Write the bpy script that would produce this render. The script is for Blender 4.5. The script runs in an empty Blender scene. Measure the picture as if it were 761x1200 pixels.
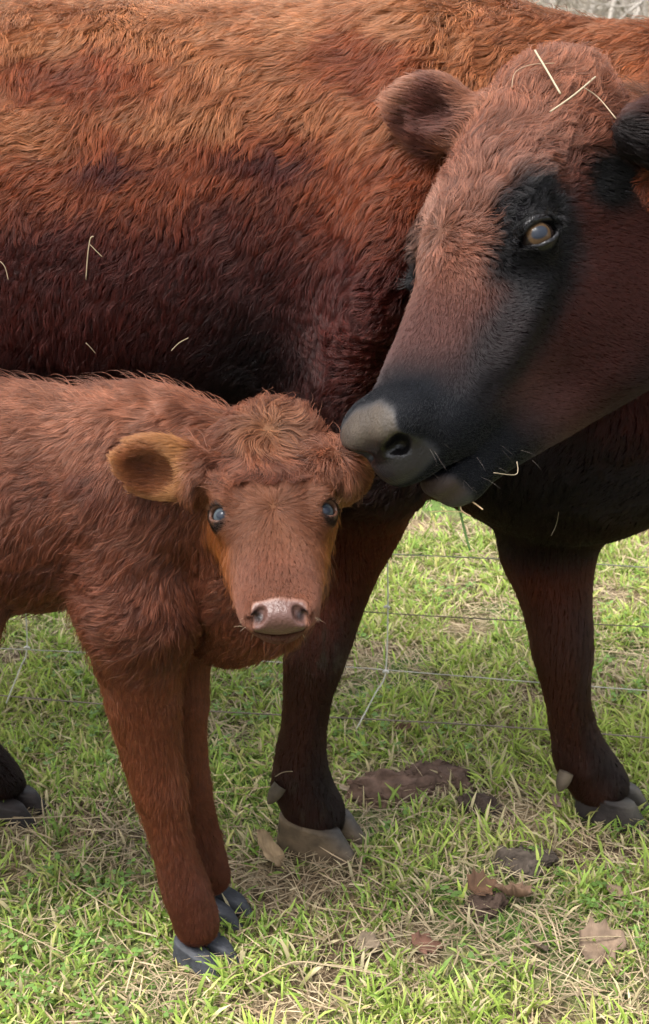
import bpy, bmesh, math, time
import numpy as np
from mathutils import Vector, Matrix, kdtree
import openvdb

T0 = time.time()
FUR = True
GRASS = True
rng = np.random.default_rng(7)
col = bpy.context.scene.collection
scene = bpy.context.scene

# ------------------------------------------------------------------ camera, world, sun, exposure
CAM_H, PITCH, FPX = 1.2, math.radians(19.0), 1700.0
cam_d = bpy.data.cameras.new("camera")
cam = bpy.data.objects.new("camera", cam_d)
col.objects.link(cam)
cam.location = (0, 0, CAM_H)
cam.rotation_euler = (math.radians(90) - PITCH, 0, 0)
cam_d.sensor_fit = 'VERTICAL'
cam_d.sensor_height = 24.0
cam_d.lens = 24.0 * FPX / 1200.0
cam_d.clip_start = 0.05
cam_d.clip_end = 2000
cam_d.dof.use_dof = True
cam_d.dof.focus_distance = 1.72
cam_d.dof.aperture_fstop = 9.0
scene.camera = cam

SUN_EL, SUN_AZ = math.radians(66), math.radians(-125)      # azimuth from +Y towards +X
world = bpy.data.worlds.new("World")
scene.world = world
world.use_nodes = True
wn = world.node_tree
sky = wn.nodes.new('ShaderNodeTexSky')
sky.sky_type = 'NISHITA'
sky.sun_disc = False
sky.sun_elevation = SUN_EL
sky.sun_rotation = SUN_AZ
sky.air_density = 1.0
sky.dust_density = 6.0
sky.ozone_density = 1.0
hs = wn.nodes.new('ShaderNodeHueSaturation')
hs.inputs['Saturation'].default_value = 0.25             # thin high overcast: nearly white sky
wn.links.new(sky.outputs[0], hs.inputs['Color'])
bg = wn.nodes['Background']
bg.inputs['Strength'].default_value = 0.15
wn.links.new(hs.outputs[0], bg.inputs['Color'])

sun_d = bpy.data.lights.new("sun", 'SUN')
sun_d.energy = 1.1
sun_d.angle = math.radians(22)
sun_d.color = (1.0, 0.96, 0.9)
sun = bpy.data.objects.new("sun", sun_d)
col.objects.link(sun)
sdir = Vector((math.sin(SUN_AZ) * math.cos(SUN_EL), math.cos(SUN_AZ) * math.cos(SUN_EL), math.sin(SUN_EL)))
sun.rotation_euler = sdir.to_track_quat('Z', 'Y').to_euler()

scene.view_settings.view_transform = 'Standard'
scene.view_settings.look = 'None'
scene.view_settings.exposure = 1.88
scene.view_settings.gamma = 1.0

# ------------------------------------------------------------------ helpers
cp, sp = math.cos(PITCH), math.sin(PITCH)
RIGHT = np.array([1.0, 0, 0]); UP = np.array([0, sp, cp]); FWD = np.array([0, cp, -sp])
CAM = np.array([0, 0, CAM_H])


def W(px, py, zc):
    """a point in the place, from its direction seen in the photograph and its depth in metres"""
    return CAM + zc * FWD + (px - 380.5) / FPX * zc * RIGHT - (py - 600) / FPX * zc * UP


def rpx(r, zc):
    return r * zc / FPX


def PX(P):
    q = np.asarray(P, float) - CAM
    z = q @ FWD
    return np.stack([380.5 + FPX * (q @ RIGHT) / z, 600 - FPX * (q @ UP) / z, z], -1)


def ground_at(px, py, z=0.0):
    d = FWD + (px - 380.5) / FPX * RIGHT - (py - 600) / FPX * UP
    return CAM + d * ((z - CAM_H) / d[2])


def unit(v):
    v = np.asarray(v, float)
    return v / (np.linalg.norm(v, axis=-1, keepdims=True) + 1e-12)


def frame(x, y):
    """3x3 with columns x, y', z"""
    x = unit(x); z = unit(np.cross(x, y)); y = np.cross(z, x)
    return np.column_stack([x, y, z])


def hash3(i, j, k, s=0):
    h = (i * 374761393 + j * 668265263 + k * 2147483647 + s * 974634777) & 0xffffffff
    h = ((h ^ (h >> 13)) * 1274126177) & 0xffffffff
    h = (h ^ (h >> 16)) & 0xffffffff
    return h.astype(np.float64) / 4294967295.0


def vnoise(P, scale, seed=0):
    """smooth value noise in -1..1 for points P (n,3)"""
    q = np.asarray(P) * scale + 1000.0
    i = np.floor(q).astype(np.int64); f = q - i; f = f * f * (3 - 2 * f)
    r = 0
    for a in (0, 1):
        for b in (0, 1):
            for c in (0, 1):
                w = (f[:, 0] if a else 1 - f[:, 0]) * (f[:, 1] if b else 1 - f[:, 1]) * (f[:, 2] if c else 1 - f[:, 2])
                r = r + w * hash3(i[:, 0] + a, i[:, 1] + b, i[:, 2] + c, seed)
    return r * 2 - 1


def fnoise(P, scale, seed=0, octs=3):
    r = 0; a = 1.0; t = 0
    for o in range(octs):
        r = r + a * vnoise(P, scale * 2 ** o, seed + 17 * o); t += a; a *= 0.5
    return r / t


def vec_noise(P, scale, seed=0, octs=2):
    return np.stack([fnoise(P, scale, seed + 101 * k, octs) for k in range(3)], -1)


def sstep(a, b, x):
    t = np.clip((x - a) / (b - a), 0, 1)
    return t * t * (3 - 2 * t)


def mix(a, b, t):
    t = np.asarray(t)[..., None]
    return np.asarray(a) * (1 - t) + np.asarray(b) * t


def tag(o, label=None, cat=None, group=None, kind=None):
    if label: o['label'] = label
    if cat: o['category'] = cat
    if group: o['group'] = group
    if kind: o['kind'] = kind
    return o


def empty(name, loc=(0, 0, 0)):
    o = bpy.data.objects.new(name, None)
    o.location = [float(v) for v in loc]
    o.empty_display_size = 0.05
    col.objects.link(o)
    return o


def link(o, parent=None):
    col.objects.link(o)
    if parent is not None:
        o.parent = parent
        o.matrix_parent_inverse = Matrix.Translation(parent.location).inverted()
    return o


def mesh_np(name, V, faces, mat, parent=None, smooth=True, colors=None):
    """faces: (n,3) or (n,4) array or list of arrays"""
    if not isinstance(faces, (list, tuple)):
        faces = [faces]
    faces = [np.asarray(f, np.int32) for f in faces if len(f)]
    me = bpy.data.meshes.new(name)
    me.vertices.add(len(V))
    me.vertices.foreach_set('co', np.asarray(V, np.float32).ravel())
    idx = np.concatenate([f.ravel() for f in faces])
    tot = np.concatenate([np.full(len(f), f.shape[1], np.int32) for f in faces])
    me.loops.add(len(idx)); me.loops.foreach_set('vertex_index', idx)
    me.polygons.add(len(tot))
    me.polygons.foreach_set('loop_start', np.concatenate([[0], np.cumsum(tot)[:-1]]).astype(np.int32))
    me.polygons.foreach_set('use_smooth', np.full(len(tot), smooth))
    me.update(calc_edges=True)
    me.validate()
    if colors is not None:
        a = me.color_attributes.new('Col', 'FLOAT_COLOR', 'POINT')
        colors = np.asarray(colors)
        c = np.ones((len(V), 4), np.float32); c[:, :colors.shape[1]] = colors
        a.data.foreach_set('color', c.ravel())
    me.materials.append(mat)
    o = bpy.data.objects.new(name, me)
    return link(o, parent)


def mat_new(name, rough=0.6, spec=0.4, color=None):
    m = bpy.data.materials.new(name); m.use_nodes = True
    b = m.node_tree.nodes['Principled BSDF']
    b.inputs['Roughness'].default_value = rough
    b.inputs['Specular IOR Level'].default_value = spec
    if color is not None:
        b.inputs['Base Color'].default_value = (*color, 1)
    return m, m.node_tree, b


def mat_attr(name, rough=0.6, spec=0.3, noise_scale=0, noise_amt=0.0, bump=0.0, bump_scale=200, transl=0.0):
    m, nt, b = mat_new(name, rough, spec)
    at = nt.nodes.new('ShaderNodeAttribute'); at.attribute_name = 'Col'
    out = at.outputs['Color']
    tc = nt.nodes.new('ShaderNodeTexCoord')
    if noise_amt:
        n = nt.nodes.new('ShaderNodeTexNoise'); n.inputs['Scale'].default_value = noise_scale; n.inputs['Detail'].default_value = 5
        nt.links.new(tc.outputs['Object'], n.inputs['Vector'])
        mr = nt.nodes.new('ShaderNodeMapRange')
        mr.inputs['To Min'].default_value = 1 - noise_amt; mr.inputs['To Max'].default_value = 1 + noise_amt
        mr.inputs['From Min'].default_value = .25; mr.inputs['From Max'].default_value = .75
        nt.links.new(n.outputs['Fac'], mr.inputs['Value'])
        mx = nt.nodes.new('ShaderNodeVectorMath'); mx.operation = 'SCALE'
        nt.links.new(out, mx.inputs[0]); nt.links.new(mr.outputs[0], mx.inputs['Scale'])
        out = mx.outputs[0]
    nt.links.new(out, b.inputs['Base Color'])
    if bump:
        n2 = nt.nodes.new('ShaderNodeTexNoise'); n2.inputs['Scale'].default_value = bump_scale; n2.inputs['Detail'].default_value = 4
        nt.links.new(tc.outputs['Object'], n2.inputs['Vector'])
        bp = nt.nodes.new('ShaderNodeBump'); bp.inputs['Strength'].default_value = bump; bp.inputs['Distance'].default_value = 0.003
        nt.links.new(n2.outputs['Fac'], bp.inputs['Height']); nt.links.new(bp.outputs[0], b.inputs['Normal'])
    if transl:
        tr = nt.nodes.new('ShaderNodeBsdfTranslucent'); nt.links.new(out, tr.inputs['Color'])
        ms = nt.nodes.new('ShaderNodeMixShader'); ms.inputs['Fac'].default_value = transl
        nt.links.new(b.outputs[0], ms.inputs[1]); nt.links.new(tr.outputs[0], ms.inputs[2])
        nt.links.new(ms.outputs[0], nt.nodes['Material Output'].inputs['Surface'])
    return m


# ------------------------------------------------------------------ one continuous surface from blended volumes
class Body:
    def __init__(self):
        self.ops = []

    def cone(self, a, b, ra, rb, k=0.03, sub=False):
        self.ops.append(('c', np.array(a, float), np.array(b, float), ra, rb, k, sub))

    def chain(self, pts, k=0.03):
        for i, ((a, ra), (b, rb)) in enumerate(zip(pts[:-1], pts[1:])):
            self.cone(a, b, ra, rb, k if i < 2 else 0.003)

    def ell(self, c, R, rad, k=0.03, sub=False):
        self.ops.append(('e', np.array(c, float), np.array(R, float), np.array(rad, float), None, k, sub))

    def dist(self, P):
        r = np.full(len(P), 1e3)
        for t, p0, p1, r0, r1, k, sub in self.ops:
            if sub: continue
            if t == 'c':
                d = p1 - p0; h = np.clip(((P - p0) @ d) / (d @ d + 1e-12), 0, 1)
                s = np.linalg.norm(P - p0 - h[:, None] * d, axis=1) - (r0 + (r1 - r0) * h)
            else:
                u = (P - p0) @ p1; a = np.linalg.norm(u / r0, axis=1); b = np.linalg.norm(u / r0 ** 2, axis=1)
                s = a * (a - 1) / (b + 1e-9)
            r = np.minimum(r, s)
        return r

    def field(self, lo, hi, vox):
        lo = np.array(lo, float); n = np.ceil((np.array(hi) - lo) / vox).astype(int) + 1
        far = 0.06
        D = np.full(n, far, np.float32)
        ax = [lo[i] + vox * np.arange(n[i]) for i in range(3)]
        for op in self.ops:
            t, p0, p1, r0, r1, k, sub = op
            if t == 'c':
                m = max(r0, r1) + k + (0 if sub else far * 0.6)
                blo, bhi = np.minimum(p0, p1) - m, np.maximum(p0, p1) + m
            else:
                ext = np.sqrt(((p1 * r0) ** 2).sum(1))
                m = k + (0 if sub else far * 0.6)
                blo, bhi = p0 - ext - m, p0 + ext + m
            i0 = np.clip(np.floor((blo - lo) / vox).astype(int), 0, n)
            i1 = np.clip(np.ceil((bhi - lo) / vox).astype(int) + 1, 0, n)
            if np.any(i1 <= i0):
                continue
            X = ax[0][i0[0]:i1[0]][:, None, None].astype(np.float32)
            Y = ax[1][i0[1]:i1[1]][None, :, None].astype(np.float32)
            Z = ax[2][i0[2]:i1[2]][None, None, :].astype(np.float32)
            if t == 'c':
                d = p1 - p0; L2 = float(d @ d) + 1e-12
                h = np.clip(((X - p0[0]) * d[0] + (Y - p0[1]) * d[1] + (Z - p0[2]) * d[2]) / L2, 0, 1)
                q = (X - p0[0] - h * d[0]) ** 2 + (Y - p0[1] - h * d[1]) ** 2 + (Z - p0[2] - h * d[2]) ** 2
                s = np.sqrt(q) - (r0 + (r1 - r0) * h)
            else:
                a = 0; b = 0
                for j in range(3):
                    u = (X - p0[0]) * p1[0, j] + (Y - p0[1]) * p1[1, j] + (Z - p0[2]) * p1[2, j]
                    a = a + (u / r0[j]) ** 2; b = b + (u / r0[j] ** 2) ** 2
                a = np.sqrt(a); s = a * (a - 1) / (np.sqrt(b) + 1e-9)
            S = D[i0[0]:i1[0], i0[1]:i1[1], i0[2]:i1[2]]
            if sub:
                s = -s
                hh = np.maximum(k - np.abs(S - s), 0) / k
                D[i0[0]:i1[0], i0[1]:i1[1], i0[2]:i1[2]] = np.maximum(S, s) + hh * hh * k * 0.25
            else:
                hh = np.maximum(k - np.abs(S - s), 0) / k
                D[i0[0]:i1[0], i0[1]:i1[1], i0[2]:i1[2]] = np.minimum(np.minimum(S, s) - hh * hh * k * 0.25, far)
        return D, lo, vox

    def polys(self, lo, hi, vox):
        D, lo, vox = self.field(lo, hi, vox)
        g = openvdb.FloatGrid(0.06)
        g.copyFromArray(D)
        pts, tri, quad = g.convertToPolygons(isovalue=0.0, adaptivity=0.0)
        return pts.astype(np.float64) * vox + lo, quad.astype(np.int64), D


def tris_of(faces):
    out = []
    for f in faces:
        if f.shape[1] == 4:
            out += [f[:, [0, 1, 2]], f[:, [0, 2, 3]]]
        else:
            out.append(f)
    return np.concatenate(out)


def build_surface(body, lo, hi, vox, hlo, hhi, hvox):
    """coarse body, fine head box; one vertex list and quads"""
    V1, Q1, _ = body.polys(lo, hi, vox)
    V2, Q2, _ = body.polys(np.array(hlo) - 2 * hvox, np.array(hhi) + 2 * hvox, hvox)
    c1 = V1[Q1].mean(1); c2 = V2[Q2].mean(1)
    hlo = np.array(hlo); hhi = np.array(hhi)
    in1 = np.all((c1 > hlo + 0.4 * vox) & (c1 < hhi - 0.4 * vox), 1)
    in2 = np.all((c2 > hlo - 0.2 * vox) & (c2 < hhi + 0.2 * vox), 1)
    Q1 = Q1[~in1]; Q2 = Q2[in2]
    V = np.concatenate([V1, V2]); Q = np.concatenate([Q1, Q2 + len(V1)])
    used = np.zeros(len(V), bool); used[Q.ravel()] = True
    remap = np.cumsum(used) - 1
    V = V[used]; Q = remap[Q]
    S = V.copy()
    for it in range(6):                                       # relax the joints of the legs
        acc = np.zeros_like(S); cnt = np.bincount(Q.ravel(), minlength=len(S)).astype(float)
        c = S[Q].mean(1)
        for k in range(4):
            for j in range(3):
                acc[:, j] += np.bincount(Q[:, k], c[:, j], len(S))
        S = acc / cnt[:, None]
    w = (1 - np.all((V > hlo) & (V < hhi), 1))[:, None]
    return V * (1 - w) + S * w, Q


def vert_normals(V, Q):
    T = tris_of([Q])
    n = np.cross(V[T[:, 1]] - V[T[:, 0]], V[T[:, 2]] - V[T[:, 0]])
    N = np.zeros_like(V)
    for k in range(3):
        for c in range(3):
            N[:, c] += np.bincount(T[:, k], n[:, c], len(V))
    return unit(N)

# ------------------------------------------------------------------ head frames (columns: down the face, animal's left, out of the forehead)
COW_M = np.array([[-0.4541, 0.8003, -0.6740], [-0.7376, -0.7659, -0.4126], [-0.7421, 0.2716, 0.8225]])
COW_T = np.array([0.2401, 1.8049, 1.1418])
CALF_M = np.array([[0.0643, 0.9736, 0.0140], [-0.8095, 0.0612, -0.5414], [-0.5411, 0.0240, 0.8117]])
CALF_T = np.array([-0.0638, 1.6077, 0.7515])


class Head:
    def __init__(self, M, T):
        self.s = np.linalg.norm(M, axis=0).mean(); self.R = M / self.s
        u, _, v = np.linalg.svd(self.R); self.R = u @ v
        self.T = T

    def w(self, p):
        return self.T + self.s * (np.asarray(p, float) @ self.R.T)

    def loc(self, P):
        return ((np.asarray(P) - self.T) @ self.R) / self.s

    def cone(self, B, a, b, ra, rb, k=0.02, sub=False):
        B.cone(self.w(a), self.w(b), ra * self.s, rb * self.s, k, sub)

    def ell(self, B, c, rad, k=0.02, sub=False, R=None):
        B.ell(self.w(c), self.R if R is None else self.R @ R, np.array(rad) * self.s, k, sub)


CH = Head(COW_M, COW_T)
_piv = CH.w((.2, 0, -.06)); _a = math.radians(13)
CH.R = CH.R @ np.array([[1, 0, 0], [0, math.cos(_a), -math.sin(_a)], [0, math.sin(_a), math.cos(_a)]])
CH.T = CH.T + _piv - CH.w((.2, 0, -.06))
KH = Head(CALF_M, CALF_T)
h_ = unit([0.978, -0.208, 0]); l_ = np.array([0.208, 0.978, 0])


def ear(B, base, tip, wdir, length_k, width, thick, cup=1.15, k=0.012, open_to=None):
    """a leaf-shaped, cupped ear; open_to = direction its hollow faces"""
    base = np.array(base); tip = np.array(tip)
    L = unit(tip - base); n = np.array(open_to, float); n = unit(n - L * (n @ L)); w = np.cross(n, L)
    R = np.column_stack([L, w, n]); ln = np.linalg.norm(tip - base)
    B.ell(base + L * ln * 0.5, R, [ln * 0.52, width * 0.5, thick], k)
    B.cone(base - L * 0.01, base + L * ln * 0.25, width * 0.30, width * 0.24, 0.02)
    B.ell(base + L * ln * 0.56 + n * thick * cup, R, [ln * 0.40, width * 0.38, thick * 1.2], 0.006, True)
    return R


def eye_sockets(B, hd, c, r, hdir, odir, op):
    """lids over the eyeball with an almond opening; c, hdir, odir for the left side, mirrored for the right"""
    res = []
    if callable(hdir): hdir = hdir(hd)
    for s in (1, -1):
        f = np.array([1, s, 1.0])
        cc = np.array(c) * f; o = unit(np.array(odir) * f); h = np.array(hdir) * f; h = unit(h - o * (h @ o)); v = np.cross(o, h)
        R = np.column_stack([h, v, o])
        hd.ell(B, cc, [r * 1.16] * 3, 0.020)
        hd.ell(B, cc + o * r * 1.15, [op[0], op[1], r * 0.95], 0.0025, True, R)
        hd.ell(B, cc, [r * 1.02] * 3, 0.001, True)
        for q0, q1 in ((-1.15, -.6), (-.6, 0), (0, .6), (.6, 1.15)):           # folded upper lid and the softer lower one
            for sg, rr, up in ((-s, .17, 1.0), (s, .07, 1.05)):
                f_ = lambda q: cc + h * op[0] * q + v * sg * op[1] * up * (1 - .55 * q * q) + o * r * (.98 - .30 * q * q)
                hd.cone(B, f_(q0), f_(q1), r * rr, r * rr, r * .25)
        res.append((hd.w(cc), hd.R @ R, r * hd.s))
    return res


# ------------------------------------------------------------------ the cow
cowB = Body()
z_ = np.array([0, 0, 1.0])
for z, r in ((0.965, 0.255), (0.845, 0.262)):
    cowB.cone([-0.98, 2.35, z], [0.12, 2.14, z], r * 0.97, r * 0.95, 0.08)
cowB.ell([-0.42, 2.235, 0.86], frame(h_, l_), [0.45, 0.275, 0.29], 0.10)
cowB.ell([-1.05, 2.37, 0.93], frame(h_, l_), [0.26, 0.25, 0.28], 0.12)
cowB.cone([0.16, 2.14, 1.0], [0.48, 2.02, 0.955], 0.205, 0.200, 0.09)
cowB.cone([0.48, 2.02, 0.965], [0.58, 1.90, 0.96], 0.20, 0.165, 0.07)
cowB.cone([0.58, 1.90, 0.96], [0.40, 1.84, 0.98], 0.165, 0.12, 0.06)
cowB.cone([0.10, 2.12, 0.74], [0.36, 2.04, 0.67], 0.20, 0.19, 0.08)
cowB.cone([0.36, 2.04, 0.67], [0.56, 1.96, 0.80], 0.19, 0.19, 0.08)
cowB.ell(W(455, 350, 1.95), frame(unit([0.25, 0, 1]), l_), [0.24, 0.15, 0.045], 0.12)
cowB.chain([(W(425, 520, 2.02), 0.12), (W(412, 600, 2.10), 0.076), (W(392, 685, 2.13), 0.054), (W(376, 745, 2.13), 0.048), (W(368, 775, 2.13), 0.046),
            (W(360, 825, 2.15), 0.035), (W(353, 880, 2.18), 0.038), (W(353, 915, 2.20), 0.046), (W(362, 936, 2.21), 0.046), (W(370, 953, 2.22), 0.050)], 0.02)
cowB.chain([(W(650, 560, 2.16), 0.11), (W(642, 640, 2.18), 0.070), (W(655, 720, 2.19), 0.050), (W(660, 765, 2.20), 0.047), (W(664, 812, 2.22), 0.034),
            (W(673, 860, 2.26), 0.037), (W(682, 890, 2.28), 0.046), (W(694, 905, 2.295), 0.045), (W(703, 919, 2.30), 0.049)], 0.02)
hip = np.array([-1.05, 2.25, 0.82])
cowB.chain([(hip, 0.17), (np.array([-0.86, 2.15, 0.60]), 0.12), (W(-185, 740, 2.30), 0.075), (W(-110, 800, 2.28), 0.05), (W(-40, 875, 2.29), 0.040), (W(-20, 898, 2.30), 0.044), (W(4, 918, 2.31), 0.038)], 0.04)
cowB.chain([(np.array([-1.02, 2.42, 0.82]), 0.17), (np.array([-0.96, 2.40, 0.60]), 0.11), (np.array([-1.18, 2.38, 0.42]), 0.062), (np.array([-1.12, 2.37, 0.22]), 0.042), (np.array([-1.06, 2.36, 0.10]), 0.044), (np.array([-1.03, 2.35, 0.06]), 0.04)], 0.04)
cowB.chain([(np.array([-1.28, 2.40, 1.10]), 0.05), (np.array([-1.37, 2.42, 0.95]), 0.03), (np.array([-1.38, 2.42, 0.6]), 0.022), (np.array([-1.37, 2.42, 0.40]), 0.03), (np.array([-1.37, 2.42, 0.28]), 0.012)], 0.03)
# head
H = CH
n_head0 = len(cowB.ops)
H.ell(cowB, (.085, 0, -.085), (.125, .082, .090), 0.05)
H.ell(cowB, (.010, 0, -.050), (.055, .062, .042), 0.05)
H.ell(cowB, (.15, 0, -.058), (.12, .076, .058), 0.04)
H.cone(cowB, (.16, 0, -.075), (.42, 0, -.070), .070, .046, 0.03)
for s in (1, -1):
    H.ell(cowB, (.155, s * .042, -.195), (.115, .036, .10), 0.04)
    H.ell(cowB, (.183, s * .066, -.034), (.035, .018, .018), 0.03)
    H.ell(cowB, (.275, s * .060, -.092), (.080, .020, .017), 0.025)
    H.ell(cowB, (.125, s * .096, -.075), (.034, .014, .024), 0.03, True)
    H.ell(cowB, (.265, s * .078, -.055), (.045, .012, .016), 0.025, True)
    H.ell(cowB, (.432, s * .030, -.044), (.028, .024, .024), 0.02)
    H.ell(cowB, (.400, s * .028, -.082), (.045, .034, .036), 0.025)
H.cone(cowB, (.17, 0, -.258), (.385, 0, -.148), .056, .035, 0.03)
H.cone(cowB, (.20, 0, -.15), (.38, 0, -.085), .072, .052, 0.03)
H.ell(cowB, (.431, 0, -.056), (.030, .033, .034), 0.02)
for s in (1, -1):
    H.ell(cowB, (.441, s * .023, -.034), (.022, .024, .011), 0.025)
H.ell(cowB, (.418, 0, -.138), (.045, .036, .028), 0.02)
H.ell(cowB, (.440, 0, -.120), (.025, .029, .015), 0.01)
H.ell(cowB, (.448, 0, -.074), (.032, .040, .030), 0.012)
H.ell(cowB, (.455, 0, -.104), (.042, .060, .0024), 0.005, True, frame((1, 0, .55), (0, 1, 0)))
for s in (1, -1):
    c_ = math.cos(0.5); s_ = math.sin(0.5)
    for (px_, py_, ra_, rb_) in ((459, 527, .0185, .0082), (470, 521, .0095, .0105)):
        pl = H.loc(W(px_, py_, 1.512)); pl[1] *= s
        al = (.80 * RIGHT + .58 * UP) @ H.R; bl = (-.58 * RIGHT + .80 * UP) @ H.R
        fl = np.array([1, s, 1.0]); Rn = np.column_stack([al * fl, bl * fl, np.cross(al, bl) * fl])
        H.ell(cowB, pl, (ra_, rb_, .022), 0.004, True, Rn)
COW_EYE = (.220, .078, -.060)
cow_eyes = eye_sockets(cowB, H, COW_EYE, .0205, hdir=lambda hd: (-.83 * RIGHT - .50 * UP) @ hd.R, odir=(.10, .90, .36), op=(.0240, .0124))
cowHeadB = Body(); cowHeadB.ops = cowB.ops[n_head0:]
n_ear0 = len(cowB.ops)
earR_f = ear(cowB, W(556, 142, 1.745), W(459, 124, 1.760), None, 1, 0.092, 0.015, cup=1.30, open_to=(-0.15, -0.9, -0.30))
cowB.cone(W(490, 122, 1.757), W(462, 118, 1.762), .020, .008, .012)
earL_f = ear(cowB, W(768, 158, 1.66), W(880, 225, 1.60), None, 1, 0.10, 0.018, open_to=(-0.25, -0.85, -0.4))

cowB.cone(W(548, 160, 1.745), W(497, 150, 1.752), .020, .010, .02)
cowEarB = Body(); cowEarB.ops = cowB.ops[n_ear0:]

# ------------------------------------------------------------------ the calf
calfB = Body()
kh = unit([0.985, -0.17, 0]); kl = np.array([0.17, 0.985, 0])
calfB.cone([-0.74, 1.83, 0.645], [-0.22, 1.735, 0.638], .108, .105, 0.04)
calfB.cone([-0.74, 1.83, 0.605], [-0.22, 1.735, 0.60], .112, .112, 0.04)
calfB.ell([-0.45, 1.775, 0.60], frame(kh, kl), [.24, .125, .125], 0.05)
calfB.cone([-0.22, 1.73, 0.64], [-0.08, 1.66, 0.665], .102, .070, 0.05)
calfB.cone([-0.15, 1.76, 0.56], [-0.085, 1.68, 0.545], .092, .070, 0.04)
calfB.cone([-0.085, 1.675, 0.545], [-0.07, 1.63, 0.64], .068, .07, 0.04)
calfB.chain([(W(150, 590, 1.78), .075), (W(165, 700, 1.80), .072), (W(164, 765, 1.83), .054), (W(168, 820, 1.85), .046), (W(177, 880, 1.87), .037), (W(187, 925, 1.885), .0335), (W(194, 958, 1.895), .0275),
             (W(205, 1000, 1.91), .0265), (W(217, 1040, 1.93), .0315), (W(225, 1062, 1.94), .0305), (W(231, 1082, 1.95), .0310)], 0.02)
calfB.chain([(W(200, 740, 1.93), .06), (W(208, 820, 1.95), .036), (W(215, 880, 1.97), .031), (W(224, 930, 1.99), .027), (W(236, 972, 2.01), .023), (W(243, 1008, 2.03), .027), (W(248, 1028, 2.045), .027)], 0.02)
calfB.chain([(np.array([-0.78, 1.80, 0.62]), .115), (W(-75, 690, 1.83), .075), (W(-190, 820, 1.92), .040), (W(-160, 920, 1.95), .030), (W(-150, 1000, 1.97), .032), (W(-140, 1030, 1.97), .028)], 0.03)
calfB.cone(W(-60, 650, 1.80), W(-45, 715, 1.82), .065, .045, 0.03)
calfB.chain([(np.array([-0.80, 1.90, 0.62]), .11), (W(-230, 690, 2.05), .07), (W(-300, 820, 2.10), .038), (W(-275, 920, 2.13), .028), (W(-265, 985, 2.14), .03), (W(-258, 1005, 2.14), .026)], 0.03)
calfB.chain([(np.array([-0.88, 1.86, 0.70]), .04), (np.array([-0.95, 1.87, 0.6]), .02), (np.array([-0.955, 1.87, 0.38]), .016)], 0.03)
calfB.cone(W(275, 732, 1.85), W(306, 718, 1.80), .050, .044, 0.03)
K = KH
n_khead0 = len(calfB.ops)
K.ell(calfB, (.055, 0, -.058), (.085, .061, .060), 0.03)
K.ell(calfB, (.00, 0, -.035), (.045, .050, .04), 0.03)
K.ell(calfB, (.105, 0, -.034), (.075, .053, .036), 0.03)
K.cone(calfB, (.12, 0, -.045), (.235, 0, -.036), .045, .031, 0.02)
for s in (1, -1):
    K.cone(calfB, (.095, s * .021, -.075), (.20, s * .009, -.050), .040, .030, 0.03)
    K.ell(calfB, (.092, s * .052, -.014), (.022, .014, .012), 0.018)
    K.ell(calfB, (.252, s * .022, -.022), (.017, .015, .014), 0.010)
    K.ell(calfB, (.232, s * .024, -.036), (.026, .020, .020), 0.014)
K.cone(calfB, (.07, 0, -.110), (.230, 0, -.050), .042, .022, 0.02)
K.ell(calfB, (.256, 0, -.026), (.012, .024, .017), 0.01)
K.ell(calfB, (.246, 0, -.0510), (.022, .026, .0115), 0.006)
K.ell(calfB, (.262, 0, -.0400), (.020, .034, .0022), 0.003, True)
for s in (1, -1):
    K.ell(calfB, (.262, s * .0235, -.012), (.015, .0075, .0080), 0.004, True, frame((.9, s * .45, -.1), (0, 1, 0)))
    K.ell(calfB, (.260, s * .032, -.020), (.010, .007, .0035), 0.004, True, frame((.8, s * .6, -.3), (0, 1, 0)))
CALF_EYE = (.116, .0545, -.0235)
calf_eyes = eye_sockets(calfB, K, CALF_EYE, .0150, hdir=(.35, -.5, .5), odir=(.12, .52, .80), op=(.0136, .0104))
calfHeadB = Body(); calfHeadB.ops = calfB.ops[n_khead0:]
n_kear0 = len(calfB.ops)
kR_f = ear(calfB, W(240, 556, 1.66), W(134, 540, 1.66), None, 1, 0.078, 0.014, open_to=(0.10, -1.0, -0.25))
kL_f = ear(calfB, W(392, 548, 1.66), W(425, 566, 1.74), None, 1, 0.075, 0.014, open_to=(0.8, -0.6, -0.3))
calfEarB = Body(); calfEarB.ops = calfB.ops[n_kear0:]

cowV, cowQ = build_surface(cowB, (-1.5, 1.5, -0.02), (1.0, 2.75, 1.35), 0.011, (-0.02, 1.25, 0.56), (0.66, 1.97, 1.22), 0.0028)
calfV, calfQ = build_surface(calfB, (-1.1, 1.3, -0.02), (0.2, 2.1, 0.90), 0.006, (-0.22, 1.30, 0.44), (0.09, 1.72, 0.82), 0.0020)
cowN = vert_normals(cowV, cowQ); calfN = vert_normals(calfV, calfQ)
print('surfaces', len(cowQ), len(calfQ), round(time.time() - T0, 1))

# ------------------------------------------------------------------ materials of the animals
skin_m = mat_attr('animal_skin', rough=0.75, spec=0.15, bump=0.25, bump_scale=300)
bare_m = mat_attr('bare_skin', rough=0.42, spec=0.45, bump=0.4, bump_scale=300)
_nt = bare_m.node_tree; _at = [n for n in _nt.nodes if n.type == 'ATTRIBUTE'][0]; _b = _nt.nodes['Principled BSDF']
for _i, _lo, _hi in (('Roughness', .95, .28), ('Specular IOR Level', .0, .24)):
    _mr = _nt.nodes.new('ShaderNodeMapRange'); _mr.inputs['To Min'].default_value = _lo; _mr.inputs['To Max'].default_value = _hi
    _nt.links.new(_at.outputs['Alpha'], _mr.inputs['Value']); _nt.links.new(_mr.outputs[0], _b.inputs[_i])
hoof_m = mat_attr('hoof_horn', rough=0.6, spec=0.2, noise_scale=38, noise_amt=0.55, bump=0.4, bump_scale=150)

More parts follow.
